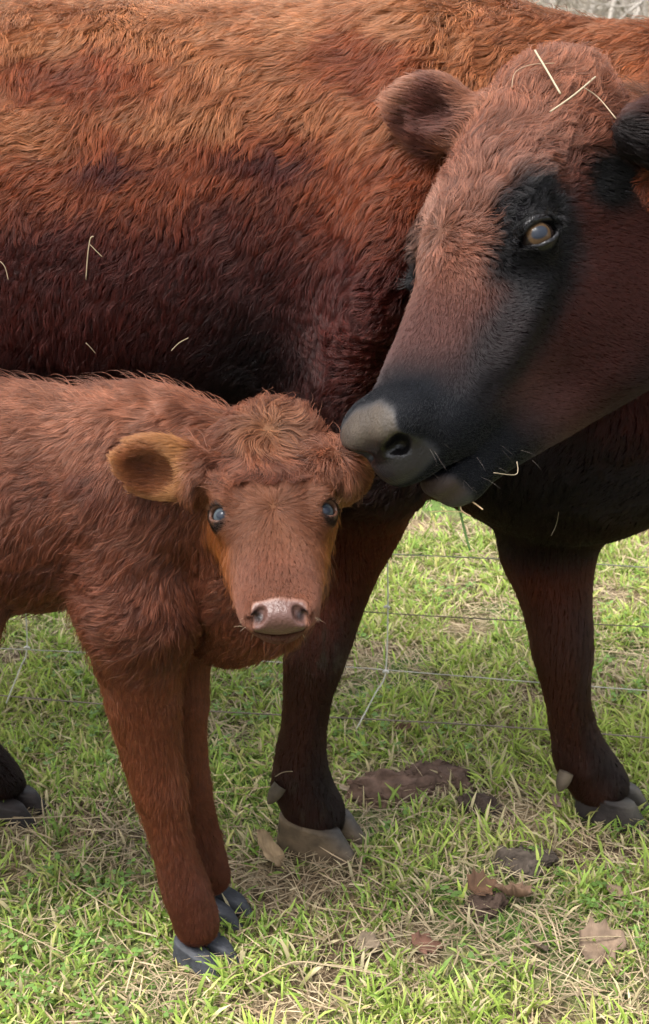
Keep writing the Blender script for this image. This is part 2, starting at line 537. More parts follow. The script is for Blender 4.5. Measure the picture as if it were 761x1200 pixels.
fur_m = bpy.data.materials.new('fur'); fur_m.use_nodes = True
nt = fur_m.node_tree; nt.nodes.remove(nt.nodes['Principled BSDF'])
hb = nt.nodes.new('ShaderNodeBsdfHairPrincipled')
hb.model = 'CHIANG'
hb.parametrization = 'COLOR'
hb.inputs['Roughness'].default_value = 0.38
hb.inputs['Radial Roughness'].default_value = 0.5
hb.inputs['Coat'].default_value = 0.0
hb.inputs['Random Roughness'].default_value = 0.2
hi = nt.nodes.new('ShaderNodeAttribute'); hi.attribute_name = 'Col'
nt.links.new(hi.outputs['Color'], hb.inputs['Color'])
hb.inputs['IOR'].default_value = 1.42
df = nt.nodes.new('ShaderNodeBsdfDiffuse'); nt.links.new(hi.outputs['Color'], df.inputs['Color'])
msh = nt.nodes.new('ShaderNodeMixShader'); msh.inputs['Fac'].default_value = 0.62
nt.links.new(hb.outputs[0], msh.inputs[1]); nt.links.new(df.outputs[0], msh.inputs[2])
nt.links.new(msh.outputs[0], nt.nodes['Material Output'].inputs['Surface'])


def eye_mat(name, iris_in, iris_out, limb, pupil_w, pupil_h, iris_r, gloss=0.04):
    """wet eyeball: horizontal pupil, coloured iris, brown sclera; object x = along the slit, z = outward"""
    m, nt, b = mat_new(name, gloss, 0.14)
    b.inputs['Coat Weight'].default_value = 0.0; b.inputs['Coat Roughness'].default_value = 0.02
    tc = nt.nodes.new('ShaderNodeTexCoord'); sx = nt.nodes.new('ShaderNodeSeparateXYZ')
    nt.links.new(tc.outputs['Object'], sx.inputs[0])

    def mth(op, a, bb=None):
        n = nt.nodes.new('ShaderNodeMath'); n.operation = op
        for i, v in enumerate((a, bb)):
            if v is None: continue
            if isinstance(v, (int, float)): n.inputs[i].default_value = v
            else: nt.links.new(v, n.inputs[i])
        return n.outputs[0]
    X, Y = sx.outputs[0], sx.outputs[1]
    r = mth('SQRT', mth('ADD', mth('MULTIPLY', X, X), mth('MULTIPLY', Y, Y)))
    pr = mth('SQRT', mth('ADD', mth('POWER', mth('DIVIDE', X, pupil_w), 2.0), mth('POWER', mth('DIVIDE', Y, pupil_h), 2.0)))
    nz = nt.nodes.new('ShaderNodeTexNoise'); nz.inputs['Scale'].default_value = 700
    nt.links.new(tc.outputs['Object'], nz.inputs['Vector'])
    cr = nt.nodes.new('ShaderNodeValToRGB')
    el = cr.color_ramp.elements
    el[0].position = 0.0; el[0].color = (*iris_in, 1)
    el[1].position = 1.0; el[1].color = (*limb, 1)
    for p, c in ((0.62, iris_out), (0.86, iris_out), (0.96, limb)):
        e = el.new(p); e.color = (*c, 1)
    rr = mth('ADD', mth('DIVIDE', r, iris_r), mth('MULTIPLY', mth('SUBTRACT', nz.outputs['Fac'], 0.5), 0.12))
    nt.links.new(rr, cr.inputs[0])
    pm = nt.nodes.new('ShaderNodeMapRange'); pm.inputs['From Min'].default_value = 0.9; pm.inputs['From Max'].default_value = 1.1
    nt.links.new(pr, pm.inputs['Value'])
    mx = nt.nodes.new('ShaderNodeMix'); mx.data_type = 'RGBA'
    mx.inputs[6].default_value = (0.014, 0.017, 0.024, 1)
    nt.links.new(pm.outputs[0], mx.inputs[0]); nt.links.new(cr.outputs[0], mx.inputs[7])
    nt.links.new(mx.outputs[2], b.inputs['Base Color'])
    return m


cow_eye_m = eye_mat('cow_eye', (.024, .017, .013), (.055, .033, .017), (.010, .007, .006), .0100, .0068, .0150)
calf_eye_m = eye_mat('calf_eye', (.020, .025, .030), (.038, .046, .052), (.012, .010, .010), .0066, .0048, .0118, .14)


def add_eye(name, data, mat, parent, look=.25):
    c, R, r = data
    bm = bmesh.new(); bmesh.ops.create_uvsphere(bm, u_segments=40, v_segments=28, radius=r)
    for v in bm.verts:                                   # a little corneal bulge
        q = math.hypot(v.co.x, v.co.y) / (r * 0.62)
        if v.co.z > 0 and q < 1: v.co.z += r * 0.10 * (1 - q * q) ** 1.5
    me = bpy.data.meshes.new(name); bm.to_mesh(me); bm.free()
    for p in me.polygons: p.use_smooth = True
    me.materials.append(mat)
    o = bpy.data.objects.new(name, me)
    o_ = unit(R[:, 2] + look * unit(CAM - c)); h_x = unit(R[:, 0] - o_ * (R[:, 0] @ o_)); R = np.column_stack([h_x, np.cross(o_, h_x), o_])
    o.matrix_world = Matrix.Translation(c) @ Matrix(R.tolist()).to_4x4()
    col.objects.link(o); o.parent = parent
    o.matrix_parent_inverse = Matrix.Translation(parent.location).inverted()
    return o


def hoof(name, coronet, toe_dir, length, width, height, parent, top_c, toe_c, base_c=None, tilt=0.5, splay=0.03, toe_start=0.55):
    """two claws of one foot, as one mesh; coronet = centre of the hair line, on the ground below it the sole"""
    V = []; Fq = []; Cc = []
    f = unit([toe_dir[0], toe_dir[1], 0]); side = np.array([-f[1], f[0], 0.0])
    base = np.array([coronet[0], coronet[1], -.016]); n = 22; m = 9
    for s in (1, -1):
        fs = unit(f + side * s * splay); sd = np.array([-fs[1], fs[0], 0.0])
        o0 = len(V)
        for j in range(m):
            t = j / (m - 1)
            zc = height * (1 - t)
            fore = length * (0.52 + 0.36 * t) ; aft = length * (0.40 + 0.06 * t)
            hw = width * 0.25 * (0.86 + 0.16 * t)
            for i in range(n):
                a = 2 * math.pi * i / n
                ca, sa = math.cos(a), math.sin(a)
                x = (fore if ca > 0 else aft) * (abs(ca) ** 0.85 if ca > 0 else -abs(ca) ** .8)
                w = hw * (abs(sa) ** 0.8) * (1 if sa > 0 else -1)
                if ca > 0: w *= (1 - 0.16 * ca ** 4)
                w = w * (0.72 if sa * s < 0 else 1.12)
                zz = zc + (1 - t) * (-x * tilt * 0.42)
                p = base + fs * x + sd * (w + s * width * 0.235) + np.array([0, 0, max(zz, 0) + 0.0005]); p = p + sd * (.0011 * math.sin(j * 2.9) * (1 if sa > 0 else -1))
                p = p + sd * s * 0.0006 * math.sin(j * 2.4)
                V.append(p)
                k = sstep(toe_start - 0.25, toe_start + 0.2, ca * 0.5 + 0.5 - 0.18 * t)
                c = np.array(top_c) * (1 - k) + np.array(toe_c) * k
                if base_c is not None:
                    kb = sstep(0.62, 0.9, t); c = c * (1 - kb) + np.array(base_c) * kb
                Cc.append(c * (0.93 + 0.1 * math.sin(j * 1.9)))
        for j in range(m - 1):
            for i in range(n):
                a, b = o0 + j * n + i, o0 + j * n + (i + 1) % n
                Fq.append((a, b, b + n, a + n) if True else None)
        V.append(base + sd * s * width * .235 + np.array([0, 0, height * 0.9])); Cc.append(np.array(top_c)); ct = len(V) - 1
        V.append(base + sd * s * width * .235 + fs * length * .2); Cc.append(np.array(toe_c)); cb = len(V) - 1
        for i in range(n):
            Fq.append((o0 + (i + 1) % n, o0 + i, ct, ct)); a = o0 + (m - 1) * n
            Fq.append((a + i, a + (i + 1) % n, cb, cb))
    V = np.array(V)
    Fq = np.array(Fq); tri = Fq[Fq[:, 2] == Fq[:, 3]][:, :3]; qd = Fq[Fq[:, 2] != Fq[:, 3]]
    o = mesh_np(name, V, [qd, tri], hoof_m, parent, colors=np.array(Cc))
    return o


def dewclaw(p, d, r, ln, colr, parent):
    p = np.array(p); d = unit(d); a = unit(np.cross(d, [0.3, 0.1, 1])); b = np.cross(d, a)
    V = []; Fq = []; n = 12
    prof = [(0, .95), (.3, 1.0), (.6, .85), (.85, .5), (1.0, .12)]
    for t, q in prof:
        for i in range(n):
            an = 2 * math.pi * i / n
            V.append(p + d * ln * t + (a * math.cos(an) + b * math.sin(an) * 0.8) * r * q)
    for j in range(len(prof) - 1):
        for i in range(n):
            Fq.append((j * n + i, j * n + (i + 1) % n, (j + 1) * n + (i + 1) % n, (j + 1) * n + i))
    return mesh_np('dewclaw', np.array(V), [np.array(Fq)], hoof_m, parent, colors=np.tile(colr, (len(V), 1)))


# ------------------------------------------------------------------ coat colour, length, lay
def cow_coat(P, N):
    """returns colour, bare (0..1), length, lay direction, curl, for points on the cow"""
    n = len(P)
    L = CH.loc(P)
    pp = PX(P)
    # is this the head?  (head-local box, softened)
    head = 1 - sstep(0.012, 0.035, cowHeadB.dist(P))
    ear1 = 1 - sstep(0.004, 0.015, cowEarB.dist(P))
    ear1 = ear1 * sstep(.0, .02, cowHeadB.dist(P) + .004)
    # --- body colours: sun-bleached orange over a maroon coat, nearly black low down
    nz = fnoise(P, 9, 3, 3); n2 = fnoise(P, 26, 5, 2)
    hz = P[:, 2] + 0.075 * fnoise(P, 4.5, 13, 3) + .04 * nz + 0.02 * n2
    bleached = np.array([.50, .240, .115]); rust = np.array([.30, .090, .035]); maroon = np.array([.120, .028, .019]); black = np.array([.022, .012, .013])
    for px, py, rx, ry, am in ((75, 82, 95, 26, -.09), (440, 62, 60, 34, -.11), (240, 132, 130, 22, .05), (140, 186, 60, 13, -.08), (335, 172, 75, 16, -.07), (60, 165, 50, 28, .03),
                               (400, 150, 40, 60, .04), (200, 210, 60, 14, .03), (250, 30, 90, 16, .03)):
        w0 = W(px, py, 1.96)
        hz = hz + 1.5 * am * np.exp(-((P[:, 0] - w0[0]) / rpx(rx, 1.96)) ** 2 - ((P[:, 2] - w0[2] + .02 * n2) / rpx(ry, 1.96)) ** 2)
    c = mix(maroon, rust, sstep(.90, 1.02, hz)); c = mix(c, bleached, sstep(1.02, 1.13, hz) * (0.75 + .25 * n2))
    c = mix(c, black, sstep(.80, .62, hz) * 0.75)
    c = mix(c, rust, sstep(.15, .40, P[:, 0]) * sstep(1.0, 1.12, P[:, 2]) * .5)
    for px, py, rx, ry, am in ((300, 420, 75, 95, .85), (110, 450, 190, 40, .6)):  # shade of the belly underside and behind the elbow, painted into the coat
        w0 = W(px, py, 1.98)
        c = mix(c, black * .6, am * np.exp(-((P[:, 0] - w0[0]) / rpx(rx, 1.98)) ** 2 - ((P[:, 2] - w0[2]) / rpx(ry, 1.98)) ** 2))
    # legs: dark red-brown above, blackish at the knee fronts and down
    leg = sstep(.60, .50, P[:, 2])
    ln = fnoise(P, 14, 11, 2)
    lc = mix(np.array([.170, .050, .026]), np.array([.125, .050, .030]), sstep(.44, .30, P[:, 2] + .03 * ln))
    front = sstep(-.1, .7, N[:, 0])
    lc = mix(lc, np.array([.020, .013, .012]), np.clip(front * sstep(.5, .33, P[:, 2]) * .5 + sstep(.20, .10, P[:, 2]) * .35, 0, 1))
    for px, py, zc_, rr_ in ((388, 765, 2.12, .045), (350, 935, 2.18, .035), (372, 955, 2.19, .03)):
        w0 = W(px, py, zc_ - .04); q = P - w0
        st_ = fnoise(P * [1.6, 1.0, .55], 75, 17, 2)
        lc = mix(lc, np.array([.13, .105, .075]), np.exp(-(q ** 2).sum(1) / rr_ ** 2) * sstep(.02, .35, st_) * .85)
    c = mix(c, lc, leg)
    brisk_shade = sstep(.72, .60, P[:, 2]) * sstep(.16, .24, P[:, 0]) * (1 - sstep(.46, .40, P[:, 2]))
    c = mix(c, np.array([.020, .012, .012]), brisk_shade * .85)  # shadow on the chest below the neck, put into the coat colour
    length = np.full(n, .026) + .014 * sstep(.85, 1.1, P[:, 2]) + .020 * nz
    length = length * (1 - .45 * leg)
    back = -h_ * 0.75 + np.array([0, 0, -1.0])
    d = np.tile(back, (n, 1)) + vec_noise(P, 5, 21, 3) * 1.5 + vec_noise(P, 18, 27, 2) * .55
    low = sstep(1.05, .8, P[:, 2]); d[:, 0] += -low * .0
    d = d * (1 - leg[:, None]) + (np.array([0.0, 0, -1.0]) + vec_noise(P, 15, 24, 2) * .55) * leg[:, None]
    length = length * (1 - .3 * sstep(.16, .08, P[:, 2]))
    curl = np.full(n, .85) * (1 - .7 * leg)
    bare = np.zeros(n)
    # --- head
    x, y, z = L[:, 0], L[:, 1], L[:, 2]
    fn = fnoise(L, 30, 31, 2)
    fore = sstep(.30, .20, x + .01 * fn) * sstep(-.11, -.03, z)          # curly forehead
    hc = np.tile(np.array([.105, .036, .028]), (n, 1))                    # cheek brown-maroon
    hc = mix(hc, np.array([.29, .138, .094]), sstep(.38, .22, x) * sstep(-.085, -.02, z + .006 * fn))   # pale brown face
    hc = mix(hc, np.array([.33, .140, .080]), sstep(.16, .02, x) * sstep(-.16, -.05, z))
    hc = mix(hc, np.array([.46, .30, .24]), np.exp(-(((x - .22) / .045) ** 2 + ((y + .045) / .03) ** 2)) * .8)
    hc = mix(hc, np.array([.21, .115, .10]), sstep(.26, .38, x) * .8)
    e = np.array(COW_EYE)
    er = np.sqrt(((x - e[0] - .005) / .070) ** 2 + ((np.abs(y) - e[1] - .010) / .044) ** 2 + ((z - e[2] - .004) / .066) ** 2) + fn * .10
    blk = np.array([.027, .025, .028])
    hc = mix(hc, blk, sstep(1.28, .78, er + .10 * fnoise(L, 70, 37, 2)))
    el_ = CH.loc(W(722, 205, 1.66))
    hc = mix(hc, blk * .5, sstep(.050, .022, np.linalg.norm(L - el_, axis=1) + .008 * fn))
    str_ = np.sqrt(((x - .315) / .085) ** 2 + ((z + .090 - (x - .3) * .15) / .032) ** 2) + fn * .15
    hc = mix(hc, blk, sstep(1.5, .55, str_) * .88)
    muz = sstep(.335, .41, x + fn * .012 - (z + .05) * .15)
    hc = mix(hc, np.array([.030, .032, .038]), muz)
    pad = sstep(.424, .444, x - .5 * np.maximum(np.abs(y) - .02, 0) + .004 * fn) * sstep(-.088, -.072, z) * sstep(.050, .041, np.abs(y) - .006 * fn)
    fn2 = fnoise(L, 90, 33, 3)
    hc = mix(hc, mix(np.array([.014, .013, .014]), np.array([.052, .042, .033]), np.clip(sstep(-.046, -.028, z + .006 * fn) * (.8 + .5 * fn2), 0, 1)), pad)
    lip = sstep(.446, .456, x) * sstep(-.098, -.106, z)
    hc = mix(hc, np.array([.040, .026, .022]), lip * .8 * sstep(-.15, -.13, z))
    hc = mix(hc, np.array([.03, .018, .018]), sstep(-.20, -.27, z) * .7)
    al = (.80 * RIGHT + .58 * UP) @ CH.R; bl = (-.58 * RIGHT + .80 * UP) @ CH.R
    fl = np.where(y < 0, -1.0, 1.0); Lm = np.stack([x, y * fl, z], -1)
    for (px_, py_, ra_, rb_) in ((459, 527, .0180, .0080), (470, 521, .0092, .0102)):
        q = Lm - CH.loc(W(px_, py_, 1.512)); e2 = np.sqrt((q @ al / ra_) ** 2 + (q @ bl / rb_) ** 2)
        hc = mix(hc, np.array([.003, .0025, .003]), sstep(1.12, .88, e2) * (np.linalg.norm(q, axis=1) < .035))
    hbare = np.clip(pad * 1.2 + lip * .8, 0, 1)
    de = np.linalg.norm(np.stack([x - e[0], np.abs(y) - e[1], z - e[2]], -1) - np.array([.1, .9, .36]) * .016, axis=1)
    hbare = np.maximum(hbare, sstep(.0200, .0165, de))
    hc = mix(hc, blk * .25, sstep(.028, .019, de))
    hlen = (.0085 + .024 * fore + .008 * sstep(.12, .0, x) * sstep(-.15, -.06, z) - .0055 * muz - .004 * sstep(1.1, .8, er)) * (.30 + .70 * sstep(.020, .050, de))
    R = CH.R
    # whorl between the eyes: hair runs away from it; up over the poll, down the nose
    wv = np.stack([x - .225, y + 0.0, np.zeros(n)], -1); wr = np.linalg.norm(wv, axis=1, keepdims=True) + 1e-4
    hd = wv / wr
    hd = hd + np.stack([sstep(.26, .34, x) * 1.2, np.zeros(n), -0.25 * np.ones(n)], -1)
    hd = hd + vec_noise(L, 38, 41, 2) * (0.35 + .9 * fore[:, None])
    side = sstep(-.04, -.09, z)
    hd = hd * (1 - side[:, None]) + (np.array([-.35, 0, -.8]) + vec_noise(L, 12, 44, 1) * .3) * side[:, None]
    hd = hd @ R.T
    c = mix(c, hc, head); bare = bare * (1 - head) + hbare * head
    length = length * (1 - head) + hlen * head
    d = d * (1 - head[:, None]) + hd * head[:, None]
    curl = curl * (1 - head) + (fore * 1.6 + .1) * head
    e1 = ear1; e1q = np.linalg.norm((P - W(505, 140, 1.74)) @ UP[:, None], axis=1) + np.linalg.norm((P - W(505, 140, 1.74)) @ RIGHT[:, None], axis=1)
    far_ear = P[:, 0] > .3
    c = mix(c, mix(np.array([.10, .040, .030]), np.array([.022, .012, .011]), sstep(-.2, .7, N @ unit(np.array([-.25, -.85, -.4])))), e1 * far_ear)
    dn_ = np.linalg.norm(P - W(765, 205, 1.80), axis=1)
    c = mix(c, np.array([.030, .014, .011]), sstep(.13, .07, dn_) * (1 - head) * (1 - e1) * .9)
    e1c = e1 * ~far_ear
    c = mix(c, mix(np.array([.22, .10, .078]), np.array([.46, .23, .15]), sstep(.03, .065, e1q + .015 * fnoise(P, 30, 51, 2))), e1c)
    length = length * (1 - e1) + .021 * e1
    ed = unit(W(470, 120, 1.82) - W(545, 130, 1.82)) + vec_noise(P, 20, 55, 1) * .3
    d = d * (1 - e1[:, None]) + ed * e1[:, None]
    curl = curl * (1 - e1) + .15 * e1
    return np.clip(c, .002, .9), np.clip(bare, 0, 1), np.maximum(length, .003), unit(d), curl


def calf_coat(P, N):
    n = len(P)
    L = KH.loc(P); x, y, z = L.T
    head = 1 - sstep(0.006, 0.026, calfHeadB.dist(P))
    nz = fnoise(P, 16, 61, 3); n2 = fnoise(P, 45, 63, 2)
    base = np.array([.245, .098, .058]); dark = np.array([.105, .034, .024]); lite = np.array([.42, .205, .130]); gold = np.array([.46, .185, .065])
    c = np.tile(base, (n, 1))
    c = mix(c, lite, np.clip(sstep(.66, .76, P[:, 2] + .02 * nz) * .75 + .25 * n2, 0, 1))
    c = mix(c, dark, sstep(.0, .8, nz) * .55)
    leg = sstep(.47, .40, P[:, 2])
    c = mix(c, np.array([.27, .105, .055]), leg)
    c = mix(c, np.array([.19, .075, .050]), sstep(.26, .10, P[:, 2]) * .7)
    length = .037 + .015 * nz + .008 * sstep(.68, .76, P[:, 2])
    length = length * (1 - leg * .58)
    d = np.tile(-kh * 0.9 + np.array([0, 0, -.75]), (n, 1)) + vec_noise(P, 11, 65, 2) * 1.15
    d = d * (1 - leg[:, None]) + (np.array([0.05, 0, -1.0]) + vec_noise(P, 18, 66, 2) * .5) * leg[:, None]
    length = length * (1 - .45 * sstep(.16, .07, P[:, 2]))
    curl = .80 * (1 - .7 * leg)
    bare = np.zeros(n)
    fn = fnoise(L, 55, 71, 2)
    hc = np.tile(np.array([.275, .124, .070]), (n, 1))
    top = sstep(.115, .045, x + .030 * fn - .25 * np.abs(y)) * sstep(.072, .050, np.abs(y))
    hc = mix(hc, np.array([.25, .105, .062]), top)
    hc = mix(hc, np.array([.34, .17, .095]), np.exp(-(((x - .012) / .022) ** 2 + ((y) / .020) ** 2)) * .9)
    hc = mix(hc, dark, sstep(.035, .0, np.sqrt((x - .075) ** 2 + (y * 1.2 - .006) ** 2)) * .55)
    side = sstep(-.012, -.050, z + .012 * fn) * sstep(.24, .18, x)
    hc = mix(hc, gold * .95, side)
    hc = mix(hc, np.array([.27, .120, .080]), sstep(.15, .20, x) * sstep(-.055, -.035, z) * .6)
    pad = sstep(.233, .246, x - np.abs(y) * .10) * sstep(.032, .026, np.abs(y) + .003 * fn) * sstep(-.040, -.034, z)
    hc = mix(hc, np.array([.072, .037, .030]), pad)
    lip = sstep(.225, .24, x) * sstep(-.036, -.042, z)
    hc = mix(hc, np.array([.20, .10, .07]), lip * .7)
    hc = mix(hc, np.array([.075, .035, .025]), sstep(.235, .255, x) * sstep(-.050, -.060, z) * .6)
    hc = mix(hc, np.array([.010, .006, .006]), sstep(.0095, .0055, np.sqrt((x - .258) ** 2 + (np.abs(y) - .0240) ** 2 + (z + .014) ** 2)))
    e = np.array(CALF_EYE)
    de = np.linalg.norm(np.stack([x - e[0], np.abs(y) - e[1], z - e[2]], -1) - unit(np.array([.15, .66, .62])) * .008, axis=1)
    hc = mix(hc, np.array([.026, .013, .010]), sstep(.0200, .0155, de) * .9)
    hbare = np.clip(pad * 1.2, 0, 1); hbare = np.maximum(hbare, sstep(.0150, .0125, de))
    hlen = (.012 + .030 * top + .009 * side - .007 * sstep(.19, .23, x)) * (.30 + .70 * sstep(.014, .034, de))
    wv1 = np.stack([x - .012, y, np.zeros(n)], -1); wv1 = wv1 / (np.linalg.norm(wv1, axis=1, keepdims=True) + 1e-4)
    wv2 = np.stack([x - .125, y, np.zeros(n)], -1); wv2 = wv2 / (np.linalg.norm(wv2, axis=1, keepdims=True) + 1e-4)
    t = sstep(.055, .105, x)[:, None]
    hd = wv1 * (1 - t) + wv2 * t + np.stack([sstep(.13, .17, x) * .6, 0 * x, -.15 + 0 * x], -1)
    hd = hd + vec_noise(L, 60, 75, 2) * (.3 + .8 * top[:, None])
    hd = hd * (1 - side[:, None]) + (np.array([.35, 0, -.7]) + vec_noise(L, 25, 76, 1) * .3) * side[:, None]
    hd = hd @ KH.R.T
    c = mix(c, hc, head); bare = hbare * head
    length = length * (1 - head) + hlen * head
    d = d * (1 - head[:, None]) + hd * head[:, None]
    curl = curl * (1 - head) + (top * 1.1 + .05) * head
    for a, b, nn in ((W(240, 556, 1.66), W(134, 540, 1.66), 1), (W(392, 548, 1.66), W(425, 566, 1.74), 2)):
        ctr = a + (b - a) * .58; Lx = unit(b - a); q = P - ctr; u = q @ Lx; r = np.linalg.norm(q, axis=1)
        ek = (1 - sstep(.003, .012, calfEarB.dist(P))) * (r < .085) * sstep(-.060, -.040, u)
        inner = (N @ unit(np.array([0.1, -1, -.2]) if nn == 1 else np.array([.8, -.6, -.3]))) > .2
        rim = sstep(.028, .044, r)
        cc = mix(np.array([.34, .140, .062]), np.array([.54, .29, .135]), rim * .9)
        cc = mix(cc, np.array([.17, .062, .035]), sstep(.030, .006, np.linalg.norm(q - Lx * .004, axis=1) + .010 * fnoise(P, 70, 79, 2)) * inner * .8)
        c = mix(c, cc, ek); length = length * (1 - ek) + (.013 + .004 * rim) * ek
        ed = Lx + vec_noise(P, 25, 78, 1) * .35
        d = d * (1 - ek[:, None]) + ed * ek[:, None]; curl = curl * (1 - ek) + .05 * ek
        bare = bare * (1 - ek)
    return np.clip(c, .002, .9), np.clip(bare, 0, 1), np.maximum(length, .003), unit(d), curl


GAMMA = 1.35


# ------------------------------------------------------------------ fur: real strands grown from the skin
def grow(name, V, Q, N, coat, count, parent, seed, radius, lift=0.45, npts=6, clump_cell=0.012, clump=0.55, zmin=-1, wave=1.0, gain=1.5):
    r = np.random.default_rng(seed)
    T = tris_of([Q])
    A = np.linalg.norm(np.cross(V[T[:, 1]] - V[T[:, 0]], V[T[:, 2]] - V[T[:, 0]]), axis=1) * .5
    C = V[T].mean(1); Nn = unit(N[T].sum(1))
    pp = PX(C)
    view = unit(CAM + np.array([0, 0, .0]) - C); facing = (Nn * view).sum(1)
    inpic = (pp[:, 0] > -60) & (pp[:, 0] < 820) & (pp[:, 1] > -80) & (pp[:, 1] < 1250)
    w = A * np.where((facing > -.35) & inpic, 1.0, 0.12)
    # finer coat on the heads
    cl_, bare_, len_, _, _ = coat(C, Nn)
    w = w * np.clip(1 - 1.8 * bare_, 0, 1) * np.clip((.030 / len_) ** 0.9, .8, 3.2) * (C[:, 2] > zmin)
    w = w / w.sum()
    cnt = r.multinomial(count, w)
    ti = np.repeat(np.arange(len(T)), cnt); n = len(ti)
    u = r.random((n, 2)); s = u.sum(1) > 1; u[s] = 1 - u[s]
    P = V[T[ti, 0]] * (1 - u.sum(1))[:, None] + V[T[ti, 1]] * u[:, :1] + V[T[ti, 2]] * u[:, 1:]
    n0 = unit(N[T[ti, 0]] * (1 - u.sum(1))[:, None] + N[T[ti, 1]] * u[:, :1] + N[T[ti, 2]] * u[:, 1:])
    colr, bare, ln, d, curl = coat(P, n0)
    sparse = w[ti] * 0 + np.where((facing[ti] > -.35) & inpic[ti], 1.0, 2.2)
    ln = ln * (0.65 + 0.55 * r.random(n)) * (1 - .85 * bare)
    d = d - n0 * (d * n0).sum(1, keepdims=True); d = unit(d + r.normal(size=(n, 3)) * .10); d = unit(d - n0 * (d * n0).sum(1, keepdims=True))
    b = np.cross(n0, d)
    tt = np.linspace(0, 1, npts)
    lf = lift * (0.7 + .6 * r.random(n)) * (1 - .45 * sstep(.8, 1.5, curl))
    stray = r.random(n) < .032; lf = np.where(stray, lf * 1.6, lf); ln = np.where(stray, ln * 1.15, ln)
    ph = fnoise(P, 30, seed + 3, 1) * 6.0 + fnoise(P, 110, seed + 5, 1) * 2.0
    amp = np.minimum(curl, 1.2) * .17 * wave
    X = np.zeros((n, npts, 3))
    for j, t in enumerate(tt):
        up = lf * (t - .55 * t * t); fw = t - .12 * lf * t
        sw = amp * np.sin(ph + t * 5.2) * t
        sw0 = amp * np.sin(ph + t * 5.2 + 1.4) * t * .6
        X[:, j] = P + ln[:, None] * (d * fw[:, None] + n0 * (up + np.maximum(sw0, -.1 * t) * .8)[:, None] + b * sw[:, None])
    X[:, 0] -= n0 * .0008
    # clumping: neighbours lean towards a shared lock
    cell = clump_cell * (0.6 + .0 * ln)
    for cs, st in ((1.0, clump), (0.45, clump * .7)):
        g = (P + vec_noise(P, 60, seed + 9, 1) * .003) / (cell * cs)[:, None]
        key = np.floor(g).astype(np.int64)
        hk = (key[:, 0] * 73856093) ^ (key[:, 1] * 19349663) ^ (key[:, 2] * 83492791)
        uq, inv, ct = np.unique(hk, return_inverse=True, return_counts=True)
        for j in range(1, npts):
            mean = np.stack([np.bincount(inv, X[:, j, k], len(uq)) for k in range(3)], -1) / ct[:, None]
            k_ = st * tt[j] ** .9 * np.clip(curl + .35, .25, 1) * np.clip(ln / .014, .15, 1) * np.where(stray, .25, 1)
            X[:, j] += (mean[inv] - X[:, j]) * k_[:, None]
        lockr = hash3(key[:, 0], key[:, 1], key[:, 2], seed)
        colr = colr * (1 + (lockr - .5) * .52 * np.clip(curl + .1, .15, 1))[:, None]
    colr = np.clip(colr, .001, 1) ** GAMMA * gain * (0.70 + .60 * r.random(n))[:, None]
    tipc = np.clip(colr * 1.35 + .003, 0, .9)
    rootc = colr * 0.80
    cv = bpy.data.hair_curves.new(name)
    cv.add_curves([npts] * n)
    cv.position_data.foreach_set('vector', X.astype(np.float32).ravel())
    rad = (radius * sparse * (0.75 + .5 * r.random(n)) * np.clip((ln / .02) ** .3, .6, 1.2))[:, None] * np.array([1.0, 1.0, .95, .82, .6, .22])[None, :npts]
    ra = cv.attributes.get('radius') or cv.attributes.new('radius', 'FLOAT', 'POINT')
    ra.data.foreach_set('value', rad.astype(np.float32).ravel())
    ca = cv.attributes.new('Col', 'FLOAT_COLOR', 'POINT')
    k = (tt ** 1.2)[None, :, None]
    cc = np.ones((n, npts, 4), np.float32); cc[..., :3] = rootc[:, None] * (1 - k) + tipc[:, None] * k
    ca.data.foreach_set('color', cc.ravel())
    cv.materials.append(fur_m)
    o = bpy.data.objects.new(name, cv)
    col.objects.link(o); o.parent = parent
    o.matrix_parent_inverse = Matrix.Translation(parent.location).inverted()
    o['kind'] = 'stuff'
    print(name, n, round(time.time() - T0, 1))
    return o


# ------------------------------------------------------------------ assemble the two animals
cow = empty('cow', (-0.35, 2.2, 0))
tag(cow, 'adult red-brown cow with dark legs turning its head back to nose the calf', 'cow')
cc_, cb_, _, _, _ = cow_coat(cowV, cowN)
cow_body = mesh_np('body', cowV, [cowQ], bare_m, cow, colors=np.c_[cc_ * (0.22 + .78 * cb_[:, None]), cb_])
for d_ in cow_eyes: add_eye('eye', d_, cow_eye_m, cow)
slate = (.026, .031, .038); tan = (.085, .060, .036); dk = (.019, .015, .014)
tfw = unit([0.92, -0.38, 0])
hoof('hoof', ground_at(366, 982), (0.93, -0.36, 0), .106, .094, .060, cow, tan, slate, tilt=.30, toe_start=.95)
hoof('hoof', ground_at(708, 948), (0.93, -0.36, 0), .098, .086, .056, cow, dk, (.065, .058, .046), tilt=.35, toe_start=.9)
hoof('hoof', ground_at(8, 948), (0.95, -0.30, 0), .085, .080, .045, cow, dk, dk, tilt=.35)
hoof('hoof', (-1.02, 2.345, .04), (0.95, -0.2, 0), .085, .080, .045, cow, dk, dk, tilt=.35)
dewclaw(W(329, 920, 2.165), (-.55, -.25, -.8), .013, .034, (.050, .038, .025), cow)
dewclaw(W(345, 925, 2.20), (-.55, .25, -.8), .012, .030, (.045, .035, .025), cow)
dewclaw(W(664, 905, 2.225), (-.35, -.25, -.9), .012, .032, (.060, .046, .032), cow)

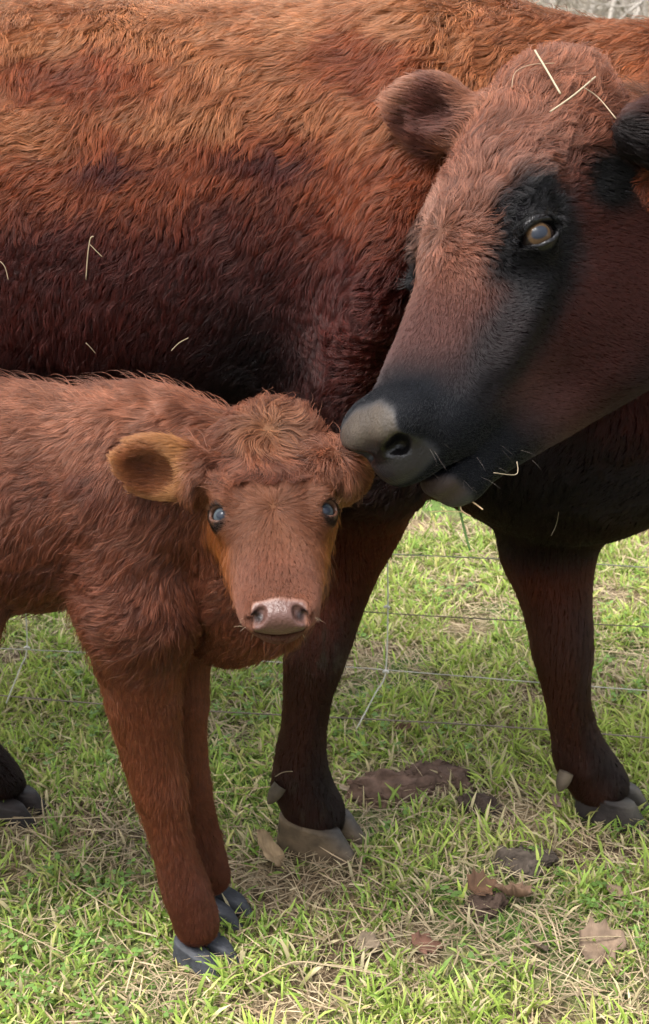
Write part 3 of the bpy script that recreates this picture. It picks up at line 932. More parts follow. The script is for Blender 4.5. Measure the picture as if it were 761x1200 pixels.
calf = empty('calf', (-0.35, 1.75, 0))
tag(calf, 'small fluffy red-brown calf with pale blue eyes facing the camera', 'calf')
kc_, kb_, _, _, _ = calf_coat(calfV, calfN)
calf_body = mesh_np('body', calfV, [calfQ], bare_m, calf, colors=np.c_[kc_ * (0.25 + .75 * kb_[:, None]), kb_])
for d_ in calf_eyes: add_eye('eye', d_, calf_eye_m, calf, .9)
sl2 = (.036, .038, .044); tn2 = (.14, .085, .055)
hoof('hoof', ground_at(236, 1116), (0.80, -0.60, 0), .074, .064, .034, calf, sl2, sl2, tn2, tilt=.45)
hoof('hoof', ground_at(258, 1064), (0.85, -0.50, 0), .064, .058, .034, calf, sl2, sl2, tn2, tilt=.45)
hoof('hoof', W(-140, 1045, 1.97), (0.95, -0.3, 0), .058, .056, .03, calf, sl2, sl2, tn2, tilt=.45)
hoof('hoof', W(-255, 1022, 2.14), (0.95, -0.3, 0), .058, .056, .03, calf, sl2, sl2, tn2, tilt=.45)
if FUR:
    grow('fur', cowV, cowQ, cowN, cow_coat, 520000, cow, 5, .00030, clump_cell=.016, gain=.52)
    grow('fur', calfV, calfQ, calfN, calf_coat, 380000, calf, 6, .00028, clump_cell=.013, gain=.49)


def lashes(name, eyes, B_hd, op, n, ln, parent, colr, seed, s0=1):
    r = np.random.default_rng(seed); XS = []
    for (c, R, rr), s in zip(eyes, (1, -1)):
        h, v, o = R.T; sc = B_hd.s
        for i in range(n):
            q = r.uniform(-1.05, 1.05)
            p0 = c + h * op[0] * q * sc - v * s * op[1] * (1 - .55 * q * q) * sc * 1.05 + o * rr * (1.12 - .25 * q * q)
            d = unit(o * 1.0 - v * s * r.uniform(-.15, .5) + h * (q * .5 + r.normal() * .12)); L_ = ln * r.uniform(.6, 1.1)
            XS.append([p0 + d * L_ * t + np.array([0, 0, -1]) * L_ * .55 * t * (1 - t) * 1.6 for t in np.linspace(0, 1, 5)])
    X = np.array(XS); cv = bpy.data.hair_curves.new(name); cv.add_curves([5] * len(X))
    cv.position_data.foreach_set('vector', X.astype(np.float32).ravel())
    ra = cv.attributes.get('radius') or cv.attributes.new('radius', 'FLOAT', 'POINT')
    ra.data.foreach_set('value', np.tile([.00028, .00026, .00022, .00016, .00006], len(X)).astype(np.float32))
    ca = cv.attributes.new('Col', 'FLOAT_COLOR', 'POINT'); ca.data.foreach_set('color', np.tile([*colr, 1], len(X) * 5).astype(np.float32))
    cv.materials.append(fur_m); o = bpy.data.objects.new(name, cv); col.objects.link(o); o.parent = parent
    o.matrix_parent_inverse = Matrix.Translation(parent.location).inverted(); o['kind'] = 'stuff'


def whiskers(name, pts, n, ln, hd, parent, colr, seed):
    r = np.random.default_rng(seed); XS = []
    for i in range(n):
        c, sp_, d0 = pts[i % len(pts)]
        p = hd.w(np.array(c) + r.normal(size=3) * sp_); d = unit(hd.R @ (np.array(d0, float) + r.normal(size=3) * .35)); L_ = ln * r.uniform(.5, 1.1)
        XS.append([p + d * L_ * t + np.array([0, 0, -1]) * L_ * .25 * t * t for t in np.linspace(0, 1, 5)])
    X = np.array(XS); cv = bpy.data.hair_curves.new(name); cv.add_curves([5] * len(X))
    cv.position_data.foreach_set('vector', X.astype(np.float32).ravel())
    ra = cv.attributes.get('radius') or cv.attributes.new('radius', 'FLOAT', 'POINT')
    ra.data.foreach_set('value', np.tile([.00022, .0002, .00017, .00012, .00005], len(X)).astype(np.float32))
    ca = cv.attributes.new('Col', 'FLOAT_COLOR', 'POINT'); ca.data.foreach_set('color', np.tile([*colr, 1], len(X) * 5).astype(np.float32))
    cv.materials.append(fur_m); o = bpy.data.objects.new(name, cv); col.objects.link(o); o.parent = parent
    o.matrix_parent_inverse = Matrix.Translation(parent.location).inverted(); o['kind'] = 'stuff'


whiskers('whiskers', [((.43, .03, -.140), .011, (.3, .6, -1)), ((.43, -.02, -.145), .010, (.3, -.5, -1)), ((.445, .034, -.085), .009, (.6, 1, -.5)), ((.40, .03, -.155), .012, (0, .5, -1))], 34, .022, CH, cow, (.05, .04, .035), 93)
whiskers('whiskers', [((.245, .02, -.055), .006, (.3, .7, -1)), ((.245, -.02, -.055), .006, (.3, -.7, -1)), ((.25, .034, -.03), .005, (.4, 1, -.3)), ((.25, -.034, -.03), .005, (.4, -1, -.3))], 26, .011, KH, calf, (.30, .22, .16), 94)
lashes('eyelashes', cow_eyes, CH, (.0240, .0124), 55, .017, cow, (.012, .010, .010), 91)
lashes('eyelashes', calf_eyes, KH, (.0136, .0104), 45, .010, calf, (.10, .045, .025), 92)

# ------------------------------------------------------------------ the ground, one sheet to the horizon
def gz(x, y):
    P = np.stack([np.asarray(x, float).ravel(), np.asarray(y, float).ravel(), np.zeros(np.size(x))], -1)
    h = .010 * fnoise(P, 4, 301, 2) + .005 * fnoise(P, 16, 302, 2) - .010
    return h.reshape(np.shape(x))


ax = np.concatenate([-np.geomspace(600, 2.6, 26), np.linspace(-2.5, 2.5, 201), np.geomspace(2.6, 600, 26)])
ay = np.concatenate([-np.geomspace(300, .5, 14), np.linspace(0.0, 6.0, 241), np.geomspace(6.1, 1200, 34)])
GX, GY = np.meshgrid(ax, ay, indexing='ij')
GZ = gz(GX, GY)
near = (np.abs(GX) < 30) & (GY < 30) & (GY > -30)
GZ = np.where(near, GZ, -.01)
ni, nj = GX.shape
ii, jj = np.meshgrid(np.arange(ni - 1), np.arange(nj - 1), indexing='ij')
a_ = (ii * nj + jj).ravel()
gm, gnt, gb = mat_new('soil_and_thatch', 0.95, 0.1)
tc = gnt.nodes.new('ShaderNodeTexCoord')


def gnoise(scale, det=5, stretch=None):
    n = gnt.nodes.new('ShaderNodeTexNoise'); n.inputs['Scale'].default_value = scale; n.inputs['Detail'].default_value = det
    if stretch:
        mp = gnt.nodes.new('ShaderNodeMapping'); mp.inputs['Scale'].default_value = stretch[0]; mp.inputs['Rotation'].default_value = (0, 0, stretch[1])
        gnt.links.new(tc.outputs['Object'], mp.inputs[0]); gnt.links.new(mp.outputs[0], n.inputs['Vector'])
    else:
        gnt.links.new(tc.outputs['Object'], n.inputs['Vector'])
    return n.outputs['Fac']


def gmix(fac, a, b, lo, hi):
    mr = gnt.nodes.new('ShaderNodeMapRange'); mr.inputs['From Min'].default_value = lo; mr.inputs['From Max'].default_value = hi
    gnt.links.new(fac, mr.inputs['Value'])
    m = gnt.nodes.new('ShaderNodeMix'); m.data_type = 'RGBA'
    gnt.links.new(mr.outputs[0], m.inputs[0])
    for i, v in ((6, a), (7, b)):
        if isinstance(v, tuple): m.inputs[i].default_value = (*v, 1)
        else: gnt.links.new(v, m.inputs[i])
    return m.outputs[2]


g1 = gmix(gnoise(7), (.085, .058, .036), (.17, .125, .070), .42, .6)
g2 = gmix(gnoise(60, 6, ((1, .15, 1), .6)), g1, (.27, .21, .125), .52, .66)
g3 = gmix(gnoise(3.2, 5), g2, (.075, .125, .028), .46, .60)
g4 = gmix(gnoise(170, 3), (.03, .022, .014), g3, .34, .5)
gnt.links.new(g4, gb.inputs['Base Color'])
bpn = gnt.nodes.new('ShaderNodeBump'); bpn.inputs['Strength'].default_value = .8; bpn.inputs['Distance'].default_value = .01
gnt.links.new(gnoise(90, 6), bpn.inputs['Height']); gnt.links.new(bpn.outputs[0], gb.inputs['Normal'])
gr = mesh_np('ground', np.stack([GX.ravel(), GY.ravel(), GZ.ravel()], -1), [np.stack([a_, a_ + nj, a_ + nj + 1, a_ + 1], -1)], gm)
tag(gr, kind='structure')


# ------------------------------------------------------------------ grass, thatch and clover
def blades(r, base, length, width, az, lean, bend, colr, segs=3, tipc=1.15):
    """tapered bent blades; returns V, quads, tris, colours"""
    n = len(base)
    f = np.stack([np.cos(az), np.sin(az), np.zeros(n)], -1); s = np.stack([-np.sin(az), np.cos(az), np.zeros(n)], -1)
    # turn of the flat side
    tw = r.uniform(-.9, .9, n)
    V = []; Cs = []
    pos = base.copy(); ang = lean.copy()
    for k in range(segs + 1):
        t = k / segs
        w = width * (1 - .15 * t if k < segs else .10) * (.85 if k == 0 else 1)
        sd = s * np.cos(tw + t * .5)[:, None] + (f * np.cos(ang)[:, None] - np.array([0, 0, 1]) * np.sin(ang)[:, None]) * np.sin(tw + t * .5)[:, None]
        V += [pos - sd * w[:, None] * .5, pos + sd * w[:, None] * .5]
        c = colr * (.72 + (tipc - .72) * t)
        Cs += [c, c]
        stp = (length / segs)[:, None] * (f * np.sin(ang)[:, None] + np.array([0, 0, 1]) * np.cos(ang)[:, None])
        pos = pos + stp; ang = ang + bend / segs
        pos[:, 2] = np.maximum(pos[:, 2], base[:, 2] + .002)
    m = 2 * (segs + 1)
    V = np.stack(V, 1).reshape(-1, 3); Cs = np.stack(Cs, 1).reshape(-1, 3)
    o = (np.arange(n) * m)[:, None]
    Q = np.concatenate([o + np.array([[2 * k, 2 * k + 1, 2 * k + 3, 2 * k + 2]]) for k in range(segs)])
    return V, Q, Cs


grass_m = mat_attr('grass_blade', rough=0.5, spec=0.25, transl=0.38)
straw_m = mat_attr('dry_straw', rough=0.6, spec=0.3)


def bare_patch(P):
    """0 = thick turf, 1 = bare trampled spot"""
    b = sstep(.06, .34, fnoise(P, 6.5, 311, 4))
    for px, py, rr in ((590, 1040, .10), (470, 915, .10), (690, 1000, .08), (740, 1150, .08), (330, 1030, .08), (130, 985, .08), (190, 1160, .06), (500, 1100, .06), (260, 760, .05)):
        c = ground_at(px, py)
        b = np.maximum(b, .85 * sstep(rr * 1.3, rr * .6, np.hypot(P[:, 0] - c[0], (P[:, 1] - c[1])) + .03 * fnoise(P, 20, 313, 2)))
    return b


if GRASS:
    r = np.random.default_rng(11)
    parts = []

    def spread(n_tufts, x0, x1, y0, y1, per, sig):
        c = np.stack([r.uniform(x0, x1, n_tufts), r.uniform(y0, y1, n_tufts), np.zeros(n_tufts)], -1)
        k = r.poisson(per, n_tufts)
        i = np.repeat(np.arange(n_tufts), k)
        p = c[i] + np.concatenate([r.normal(size=(len(i), 2)) * sig, np.zeros((len(i), 1))], 1)
        return p, i, c

    for (nt_, x0, x1, y0, y1, per, sig, sc) in ((15500, -1.05, 1.05, 1.25, 3.3, 8, .010, 1.0), (9000, -2.4, 2.4, 1.0, 5.2, 7, .022, 1.3), (6500, -7, 7, 4.8, 14, 9, .06, 2.2)):
        p, ti, tcn = spread(nt_, x0, x1, y0, y1, per, sig)
        if sc == 1.3:
            m_ = (np.abs(p[:, 0]) > 1.0) | (p[:, 1] > 3.2) | (p[:, 1] < 1.28); p, ti = p[m_], ti[m_]
        bp_ = bare_patch(p)
        
        for cx_, cy_, rr_ in ((462, 918, .058), (522, 905, .045), (560, 940, .028), (612, 1003, .036), (600, 1046, .030)):
            gc = ground_at(cx_, cy_); bp_ = np.maximum(bp_, 1.06 * (np.hypot(p[:, 0] - gc[0], (p[:, 1] - gc[1] + .012) * 1.3) < rr_))
        keep = r.random(len(p)) > bp_ * .88; p, ti = p[keep], ti[keep]; n = len(p)
        p[:, 2] = gz(p[:, 0], p[:, 1]) - .003
        lush = fnoise(p, 3.5, 321, 2); tr = r.random(nt_)[ti]
        ln = (.016 + .026 * r.random(n) ** 1.4 + .022 * tr ** 3) * (1 + .35 * lush) * (1 + .5 * (sc - 1))
        wd = r.uniform(.0018, .0046, n) * sc * (1 + .3 * (tr > .8))
        az = r.uniform(0, 2 * math.pi, n)
        cen = np.arctan2(p[:, 1] - tcn[ti, 1], p[:, 0] - tcn[ti, 0]); az = np.where(r.random(n) < .7, cen + r.normal(size=n) * .6, az)
        lean = np.abs(r.normal(size=n)) * .60 + .18; bend = r.uniform(.2, 1.5, n)
        # clear the blades that would grow inside a foot
        g_hi = np.array([.335, .425, .078]); g_lo = np.array([.150, .255, .046]); yel = np.array([.38, .35, .13]); dry = np.array([.46, .38, .23])
        c = mix(g_hi, g_lo, np.clip(.45 - .6 * lush + .35 * r.normal(size=n) * .6, 0, 1))
        c = mix(c, yel, (r.random(n) < .42) * r.random(n))
        c = mix(c, dry, (r.random(n) < .16 + .22 * bp_[keep]) * .9)
        c = c * r.uniform(.75, 1.25, n)[:, None]
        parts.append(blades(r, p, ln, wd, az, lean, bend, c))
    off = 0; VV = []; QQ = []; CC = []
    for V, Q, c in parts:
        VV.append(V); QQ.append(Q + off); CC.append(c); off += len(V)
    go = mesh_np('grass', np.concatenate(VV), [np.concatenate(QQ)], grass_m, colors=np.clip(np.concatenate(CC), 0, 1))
    tag(go, 'short bright green pasture grass with yellowed blades', 'grass', kind='stuff')
    print('grass', sum(len(q) for q in QQ), round(time.time() - T0, 1))

    # dead flat stems between the blades
    n = 52000
    p = np.stack([r.uniform(-1.1, 1.1, n), r.uniform(1.25, 3.4, n), np.zeros(n)], -1)
    b_ = bare_patch(p); kp = r.random(n) < .42 + .58 * b_ ; p = p[kp]; n = len(p)
    p[:, 2] = gz(p[:, 0], p[:, 1]) + r.uniform(.0, .012, n)
    c = mix(np.array([.42, .34, .21]), np.array([.22, .15, .085]), r.random(n)) * r.uniform(.7, 1.2, n)[:, None]
    V, Q, c = blades(r, p, r.uniform(.02, .075, n), r.uniform(.0010, .0024, n), r.uniform(0, 6.3, n), r.uniform(1.25, 1.6, n), r.uniform(-.25, .45, n), c, segs=3, tipc=1.0)
    th = mesh_np('thatch', V, [Q], straw_m, colors=np.clip(c, 0, 1))
    tag(th, 'dead pale grass stems lying flat among the green turf', 'dead grass', kind='stuff')

    # little round clover leaves
    n = 5200
    p = np.stack([r.uniform(-1.0, 1.0, n), r.uniform(1.3, 3.0, n), np.zeros(n)], -1)
    kp = (fnoise(p, 4.0, 331, 2) > .02) & (bare_patch(p) < .4); p = p[kp]; n = len(p)
    p[:, 2] = gz(p[:, 0], p[:, 1]) + r.uniform(.008, .028, n)
    VV = []; FF = []; CC = []
    for lf_ in range(3):
        az = r.uniform(0, .5, n) + lf_ * 2.09 + r.random(n) * .2; tl = r.normal(size=n) * .25
        e1 = np.stack([np.cos(az), np.sin(az), tl], -1); e2 = np.stack([-np.sin(az), np.cos(az), r.normal(size=n) * .2], -1)
        sz = r.uniform(.0035, .0065, n)[:, None]
        pts = [p + e1 * sz * a + e2 * sz * b for a, b in ((0, 0), (.7, -.62), (1.35, -.62), (1.5, 0), (1.35, .62), (.7, .62))]
        VV.append(np.stack(pts, 1).reshape(-1, 3))
        o = (np.arange(n) * 6)[:, None] + lf_ * n * 6
        FF += [o + np.array([[0, 1, 2, 3]]), o + np.array([[0, 3, 4, 5]])]
        CC.append(np.repeat(np.array([.12, .21, .045]) * r.uniform(.7, 1.4, (n, 1)), 6, 0))
    cl = mesh_np('clover', np.concatenate(VV), [np.concatenate(FF)], grass_m, colors=np.concatenate(CC), smooth=False)
    tag(cl, 'small green clover leaves growing low in the turf', 'clover', kind='stuff')


# ------------------------------------------------------------------ tubes: straws, strings, wires
def tube(name, pts, radius, mat, colr, parent=None, sides=6, flat=1.0, var=0.0):
    pts = np.array(pts, float); n = len(pts)
    rad = np.full(n, radius) if np.isscalar(radius) else np.asarray(radius)
    tg = unit(np.gradient(pts, axis=0)); ref = np.array([0.1, 0.2, 1.0])
    A = unit(np.cross(tg, ref)); B = np.cross(tg, A)
    V = []
    for i in range(n):
        for k in range(sides):
            a = 2 * math.pi * k / sides
            V.append(pts[i] + rad[i] * (A[i] * math.cos(a) + B[i] * math.sin(a) * flat))
    Q = [(i * sides + k, i * sides + (k + 1) % sides, (i + 1) * sides + (k + 1) % sides, (i + 1) * sides + k) for i in range(n - 1) for k in range(sides)]
    V += [pts[0], pts[-1]]; T = []
    for k in range(sides):
        T.append((len(V) - 2, (k + 1) % sides, k)); T.append((len(V) - 1, (n - 1) * sides + k, (n - 1) * sides + (k + 1) % sides))
    cc = np.tile(colr, (len(V), 1)) * (1 + var * np.sin(np.arange(len(V)) * .9))[:, None]
    return mesh_np(name, V, [np.array(Q), np.array(T)], mat, parent, colors=np.clip(cc, 0, 1))


def smooth_path(P, n=14):
    P = np.array(P, float)
    if len(P) == 2: return P[0] + (P[1] - P[0]) * np.linspace(0, 1, n)[:, None]
    t = np.linspace(0, len(P) - 1, n); out = []
    for u in t:
        i = min(int(u), len(P) - 2); f = u - i
        p0 = P[max(i - 1, 0)]; p1 = P[i]; p2 = P[i + 1]; p3 = P[min(i + 2, len(P) - 1)]
        out.append(.5 * ((2 * p1) + (-p0 + p2) * f + (2 * p0 - 5 * p1 + 4 * p2 - p3) * f * f + (-p0 + 3 * p1 - 3 * p2 + p3) * f ** 3))
    return np.array(out)


# nearest coat surface along a line of sight, so a straw lies on the hair
def on_coat(px, py, V, N, lift):
    q = PX(V); d2 = (q[:, 0] - px) ** 2 + (q[:, 1] - py) ** 2
    face = ((CAM - V) * N).sum(1) > 0
    c = np.where((d2 < 14 ** 2) & face)[0]
    i = c[np.argmin(q[c, 2] + .002 * np.sqrt(d2[c]))]
    return W(px, py, q[i, 2] - lift)


def coat_straw(pxs, V, N, label, rad=.0009, lift=.016, colr=(.55, .43, .27), n=12):
    colr = tuple(c_ * .42 for c_ in colr); rad *= .85
    k = on_coat(pxs[0][0], pxs[0][1], V, N, lift)
    o = tube('straw', smooth_path([on_coat(a, b, V, N, lift) for a, b in pxs], n), rad, straw_m, colr)
    tag(o, label, 'straw', 'bits of straw caught in the coats')
    return o


coat_straw([(627, 59), (642, 84), (657, 110)], cowV, cowN, "thick straight straw slanting down across the top of the cow's head", .0014, .020, (.62, .50, .33))
coat_straw([(645, 131), (672, 112), (698, 90)], cowV, cowN, "straw rising to the right on the cow's forehead above its eye", .0012, .018, (.62, .50, .33))
coat_straw([(685, 103), (702, 115), (722, 139)], cowV, cowN, "thin curved straw hanging to the right of the cow's forehead straws", .0008, .018, (.55, .40, .26))
coat_straw([(600, 103), (604, 85), (622, 76), (650, 74)], cowV, cowN, "thin hooked straw curling over the crown of the cow's head", .0006, .022, (.50, .33, .20))
coat_straw([(101, 328), (103, 300), (106, 280), (110, 277)], cowV, cowN, "upright forked straw stuck to the cow's flank", .0009, .020)
coat_straw([(105, 286), (111, 292), (120, 301)], cowV, cowN, "short side sprig beside the upright straw on the cow's flank", .0006, .020)
coat_straw([(201, 411), (210, 402), (221, 396)], cowV, cowN, "short pale straw on the dark lower belly of the cow", .0007, .020)
coat_straw([(101, 402), (107, 408), (112, 414)], cowV, cowN, "tiny pale straw on the belly left of the longer belly straw", .0007, .020)
coat_straw([(0, 306), (6, 313), (10, 328)], cowV, cowN, "thin bent straw on the cow's flank at the left edge", .0007, .020)
coat_straw([(579, 554), (605, 556), (606, 541)], cowV, cowN, "bent pale stalk under the cow's jaw", .0006, .06, (.5, .4, .27))
coat_straw([(646, 628), (652, 615), (655, 600)], cowV, cowN, "fine pale hair-thin stalk on the cow's dark brisket", .0005, .02, (.35, .28, .2))
st = tube('straw', smooth_path([W(552, 605, 1.60), W(541, 598, 1.60), W(541, 588, 1.60), W(550, 586, 1.60), W(566, 597, 1.59)], 18), .0008, straw_m, (.55, .38, .22))
tag(st, "curled straw hanging from the cow's chin", 'straw', 'bits of straw caught in the coats')
st = tube('straw', smooth_path([W(538, 592, 1.61), W(543, 615, 1.61), W(551, 645, 1.61)], 10), .0013, grass_m, (.12, .22, .06))
tag(st, "green grass stalk dangling from the cow's mouth", 'grass stalk')
st = tube('straw', smooth_path([W(503, 600, 1.61), W(520, 599, 1.60), W(541, 600, 1.60)], 8), .0006, straw_m, (.5, .40, .2))
tag(st, "short straw lying along the underside of the cow's lip", 'straw', 'bits of straw caught in the coats')
st = coat_straw([(323, 910), (332, 905), (343, 904)], cowV, cowN, "small pale stalk curved across the cow's near fetlock", .0007, .012)

# loose straws on the ground
GS = [
    ([(76, 1025), (115, 1048), (156, 1073)], .0016, "straight pale straw lying left of the calf's front hooves"),
    ([(290, 1150), (340, 1126), (385, 1128), (456, 1142)], .0020, "long bent straw in the grass below the calf's near hoof"),
    ([(0, 1076), (30, 1087), (75, 1107)], .0014, "pale straw lying at the left edge of the foreground"),
    ([(0, 958), (40, 955), (90, 957)], .0016, "long straw lying across the cow's hind foot"),
    ([(88, 1001), (125, 1000), (165, 992)], .0013, "straw lying level just behind the calf's legs"),
    ([(380, 1126), (420, 1133), (455, 1143)], .0012, "thin straw crossing the right end of the long bent straw"),
    ([(595, 1110), (640, 1100), (700, 1094), (752, 1090)], .0016, "long dry stalk in the right foreground"),
    ([(735, 1080), (748, 1110), (756, 1140)], .0016, "upright dry stalk at the right edge of the foreground"),
    ([(470, 960), (500, 950), (530, 954)], .0013, "straw curling round the dark dirt clod"),
    ([(268, 1010), (300, 1002), (318, 1003)], .0013, "short straw between the calf's and the cow's front hooves"),
]
for pl, rd, lb in GS:
    pp_ = []
    for a, b in pl:
        g = ground_at(a, b, .022); g[2] = float(gz(g[0], g[1])) + .026; pp_.append(g)
    o = tube('straw', smooth_path(pp_, 12), rd * .8, straw_m, (.27, .21, .125), flat=.5, var=.08)
    tag(o, lb, 'straw', 'loose straws on the ground')

# ------------------------------------------------------------------ the low netting fence
fence = empty('netting_fence', (-0.12, 2.30, 0))
tag(fence, 'low electric netting fence of thin twisted strands behind the cow', 'fence')
wire_m = mat_attr('poly_wire', rough=0.5, spec=0.3)


def fline(X): return np.array([X, 2.377 + (X + .588) * (-.1565), 0])


posts = (-2.3, 2.2)
for k, zz in enumerate((.03, .127, .243, .351, .46)):
    xs = np.linspace(posts[0], posts[1], 90)
    pts = np.array([fline(x) + [0, .006 * math.sin(x * 2.1 + k), zz - .018 * math.sin((x - posts[0]) / 4.5 * math.pi) * (.3 + .2 * k) + .018 * .5 + .004 * math.sin(x * 5 + k * 2)] for x in xs])
    cw = (.16, .13, .10) if k in (0, 2) else (.42, .40, .35)
    tube('strand', pts, .0014 if k == 0 else .0010, wire_m, cw, fence, sides=5, var=.45)
for x, kink in ((.105, .055), (-.53, .05), (-1.2, .03), (.78, .04)):
    b = fline(x); ys = [(-kink * .9, .02), (-kink * .3, .09), (0, .13), (.002, .25), (0, .35), (0, .46)]
    pts = smooth_path([b + [dx, -.003, z] for dx, z in ys], 22)
    tube('drop_string', pts, .0013, wire_m, (.60, .58, .52), fence, sides=5)
    for z in (.13, .25, .35):
        kn = tube('knot', smooth_path([b + [-.004, -.004, z], b + [.001, -.006, z + .003], b + [.004, -.004, z - .001]], 5), .0026, wire_m, (.62, .60, .55), fence, sides=6)
for x in posts:
    b = fline(x)
    tube('post', [b + [0, 0, -.05], b + [0, 0, .3], b + [0, 0, .62]], .008, wire_m, (.75, .74, .70), fence, sides=8)
    tube('spike', [b + [.03, 0, -.03], b + [.03, 0, .02], b + [0, 0, .05]], .004, wire_m, (.3, .3, .3), fence, sides=6)

# ------------------------------------------------------------------ dead leaves and clods of soil
leaf_m = mat_attr('dead_leaf', rough=0.7, spec=0.2, noise_scale=70, noise_amt=.3, transl=.15)
soil_m = mat_attr('soil_clod', rough=0.95, spec=0.1, noise_scale=45, noise_amt=.45, bump=1.0, bump_scale=120)


def dead_leaf(px, py, size, az, colr, label, seed, curlk=.5, lob=True, h=.012):
    size = size * .78; colr = tuple(c_ * .48 for c_ in colr); curlk *= 1.2
    r = np.random.default_rng(seed)
    g = ground_at(px, py, h); g[2] = float(gz(g[0], g[1])) + h
    n = 19; V = []; Cc = []; wob = r.uniform(-.5, .5, 4)
    for i in range(n):
        t = i / (n - 1); w = math.sin(math.pi * t ** .8) ** .8 * .42 + .01
        if lob: w *= 1 + .20 * math.sin(i * 1.15 + wob[0])
        for j in range(5):
            s = (j - 2) / 2
            x = (t - .5) + .05 * s * s * math.sin(i * 1.15 + 1); y = s * w
            z = curlk * ((.5 + wob[1]) * s * abs(s) * w + .45 * abs(s) ** 2 * w + .40 * (t - .5 + wob[2] * .4) ** 2) + .035 * math.sin(i * .9 + s * 2 + wob[3] * 9) * abs(s) + .010 * r.normal()
            V.append((x, y, z)); Cc.append(np.array(colr) * (.85 + .3 * r.random()) * (1.15 if j == 2 else 1))
    V = np.array(V) * size
    ca, sa = math.cos(az), math.sin(az); tl = r.normal() * .25
    V = np.stack([V[:, 0] * ca - V[:, 1] * sa, V[:, 0] * sa + V[:, 1] * ca, V[:, 2] + V[:, 0] * tl], -1) + g
    Q = np.array([(i * 5 + j, i * 5 + j + 1, (i + 1) * 5 + j + 1, (i + 1) * 5 + j) for i in range(n - 1) for j in range(4)])
    o = mesh_np('dead_leaf', V, [Q], leaf_m, colors=np.clip(Cc, 0, 1))
    m = o.modifiers.new('t', 'SOLIDIFY'); m.thickness = .0007
    tag(o, label, 'leaf', 'dead leaves in the grass')


tanL = (.38, .27, .17); brnL = (.22, .12, .07); pal = (.48, .38, .26)
dead_leaf(318, 992, .058, .5, (.60, .42, .24), "curled tan leaf tucked behind the heel of the cow's near hoof", 1, .9, False, .022)
dead_leaf(565, 1040, .060, .3, brnL, 'brown curled leaf left of the crumpled tan leaf', 2, 1.3)
dead_leaf(602, 1046, .070, 2.7, (.36, .22, .14), 'large crumpled tan-brown leaf below the grey dirt clod', 3, 1.6)
dead_leaf(500, 1101, .058, .2, (.30, .15, .10), 'flat reddish-brown leaf in the middle foreground', 4, .3)
dead_leaf(705, 1103, .085, .1, (.36, .25, .17), 'torn tan leaf in the right foreground', 5, .6)
dead_leaf(722, 1040, .042, 1.1, tanL, 'pale curled leaf at the right edge', 6, 1.0)
dead_leaf(632, 1103, .040, 2.2, (.30, .22, .15), 'small tan leaf left of the torn tan leaf', 7, .6)
dead_leaf(690, 868, .050, 2.4, (.36, .26, .2), "tan leaf behind the cow's far foot", 8, .9)
dead_leaf(470, 852, .050, .2, brnL, 'brown leaf under the lowest fence strand', 9, .8)
dead_leaf(405, 915, .030, .8, pal, "pale leaf just right of the cow's near leg", 10, .6)
dead_leaf(655, 935, .038, .6, (.42, .28, .22), "pinkish tan leaf against the heel of the cow's far hoof", 11, .7)
dead_leaf(430, 1099, .048, -.5, (.33, .25, .17), 'long tan leaf left of the reddish-brown leaf', 12, .3, False)
dead_leaf(505, 855, .044, 1.4, (.40, .31, .22), 'pale leaf right of the leaf under the lowest strand', 13, .8)
dead_leaf(520, 800, .040, .4, (.34, .22, .14), 'tan leaf between the two lower fence strands', 14, .7)


def clod(px, py, rx, ry, h, az, colr, label, seed, name='dirt_clod'):
    h *= 1.1; ry *= 1.25; rx *= 1.1; colr = tuple(c_ * .62 for c_ in colr)
    g = ground_at(px, py, h * .4); g[2] = float(gz(g[0], g[1]))
    bm = bmesh.new(); bmesh.ops.create_icosphere(bm, subdivisions=5, radius=1)
    P = np.array([v.co for v in bm.verts]); bm.to_mesh(me := bpy.data.meshes.new('t')); bm.free()
    F = np.array([p.vertices[:] for p in me.polygons]); bpy.data.meshes.remove(me)
    P = P * (1 + .40 * fnoise(P + seed, 1.8, seed, 3) + .28 * fnoise(P + seed, 5, seed + 1, 4))[:, None]
    P *= [rx, ry, h]; P[:, 2] *= 1.0
    P += vec_noise(P, 70, seed + 2, 3) * .0100; P[:, 2] += .006 * np.abs(fnoise(P, 34, seed + 8, 3))
    c = np.array(colr) * (1 + .35 * fnoise(P, 50, seed + 4, 2))[:, None]
    ca, sa = math.cos(az), math.sin(az)
    P = np.stack([P[:, 0] * ca - P[:, 1] * sa, P[:, 0] * sa + P[:, 1] * ca, P[:, 2]], -1) + g + [0, 0, .004]
    o = mesh_np(name, P, [F], soil_m, colors=np.clip(c, 0, 1))
    tag(o, label, 'dirt clod', 'clods of soil in the grass')


clod(462, 918, .070, .035, .022, .1, (.150, .095, .070), "flattened brown dirt clod right of the cow's near hoof", 3)
clod(522, 905, .055, .030, .020, -.2, (.130, .085, .064), 'brown dirt clod behind the dark hollow one', 5)
clod(560, 940, .032, .020, .018, -.4, (.070, .050, .040), 'small dark dirt clod with a straw round it', 9)
clod(612, 1003, .042, .026, .018, .2, (.120, .095, .075), 'grey-brown dirt clod above the crumpled leaf', 12)
clod(570, 1056, .030, .020, .012, .9, (.090, .060, .045), 'low dark dirt clod beneath the curled leaves', 15)

# ------------------------------------------------------------------ bare trees beyond the pasture
bark_m = mat_attr('grey_bark', rough=0.9, spec=0.1)


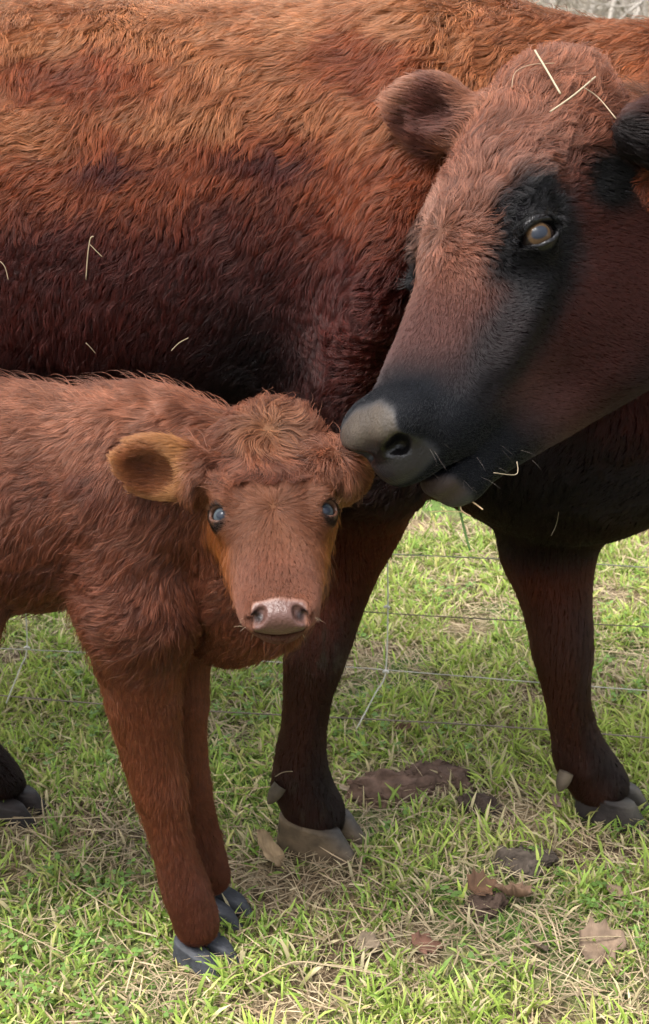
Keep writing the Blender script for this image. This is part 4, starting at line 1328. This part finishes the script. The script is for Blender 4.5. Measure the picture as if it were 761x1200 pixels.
def bare_tree_mesh(seed, height, multi=1, bushy=1.0):
    r = np.random.default_rng(seed)
    segs = {0: [], 1: []}

    def grow_br(p, d, ln, rad, lev):
        n = 4; pts = [p]
        for i in range(n):
            d = unit(d + r.normal(size=3) * .16 + np.array([0, 0, .06])); p = p + d * ln / n; pts.append(p)
        segs[0 if lev == 0 else 1].append((np.array(pts), np.linspace(rad, rad * .55, n + 1)))
        if lev >= 4: return
        for k in range(int((4, 5, 4, 4)[lev] * bushy)):
            i = r.integers(1 if lev else 2, n + 1); q = pts[i]
            dd = unit(d + r.normal(size=3) * .75 + np.array([0, 0, .15 if lev < 2 else -.05]))
            grow_br(q, dd, ln * r.uniform(.48, .72), rad * (.5 if lev else .42), lev + 1)
    for m in range(multi):
        grow_br(np.array([r.normal() * .25 * (multi > 1), r.normal() * .25 * (multi > 1), -.1]), unit(np.array([r.normal() * .15 * multi ** .5, r.normal() * .15 * multi ** .5, 1])), height * .45, height * .012, 0)
    out = []
    for lv in (0, 1):
        VV = []; QQ = []; o = 0
        for pts, rad in segs[lv]:
            rad = np.maximum(rad, .006)
            tg = unit(np.gradient(pts, axis=0)); A = unit(np.cross(tg, [.3, .2, 1])); B = np.cross(tg, A); s = 5 if lv == 0 else 3
            for i in range(len(pts)):
                for k in range(s):
                    a = 2 * math.pi * k / s; VV.append(pts[i] + rad[i] * (A[i] * math.cos(a) + B[i] * math.sin(a)))
            for i in range(len(pts) - 1):
                for k in range(s): QQ.append((o + i * s + k, o + i * s + (k + 1) % s, o + (i + 1) * s + (k + 1) % s, o + (i + 1) * s + k))
            o += len(pts) * s
        out.append((np.array(VV), np.array(QQ)))
    return out


protos = []
for i, (h, m, b) in enumerate(((9, 1, 1.0), (7, 1, 1.0), (3.2, 7, .9), (2.4, 9, .9))):
    (V0, Q0), (V1, Q1) = bare_tree_mesh(40 + i, h, m, b)
    e = empty('bare_tree' if i < 2 else 'bare_shrub')
    cw = (.30, .27, .24) if i < 2 else (.34, .30, .25)
    mesh_np('trunk', V0, [Q0], bark_m, e, colors=np.tile(cw, (len(V0), 1)))
    mesh_np('crown', V1, [Q1], bark_m, e, colors=np.tile(np.array(cw) * 1.1, (len(V1), 1)))
    protos.append([e, i])
r = np.random.default_rng(77)
used = [False] * 4
for k in range(60):
    pi_ = (0, 2, 1, 3, 2, 3)[k % 6]; e = protos[pi_][0]
    y = r.uniform(30, 46); x = r.uniform(-16, 17) if k % 2 else r.uniform(5, 10)
    if used[pi_]:
        o = e.copy(); col.objects.link(o)
        for ch in e.children:
            c = ch.copy(); col.objects.link(c); c.parent = o
    else:
        o = e; used[pi_] = True
    o.location = (x, y, 0); o.rotation_euler = (0, 0, r.uniform(0, 6.28)); s = r.uniform(.8, 1.25); o.scale = (s, s, s)
    if pi_ < 2: tag(o, 'bare grey-branched tree in the distant thicket beyond the pasture', 'tree', 'bare trees beyond the pasture')
    else: tag(o, 'low bare shrub with tangled pale twigs in the distant thicket', 'shrub', 'bare shrubs beyond the pasture')
print('done', round(time.time() - T0, 1))
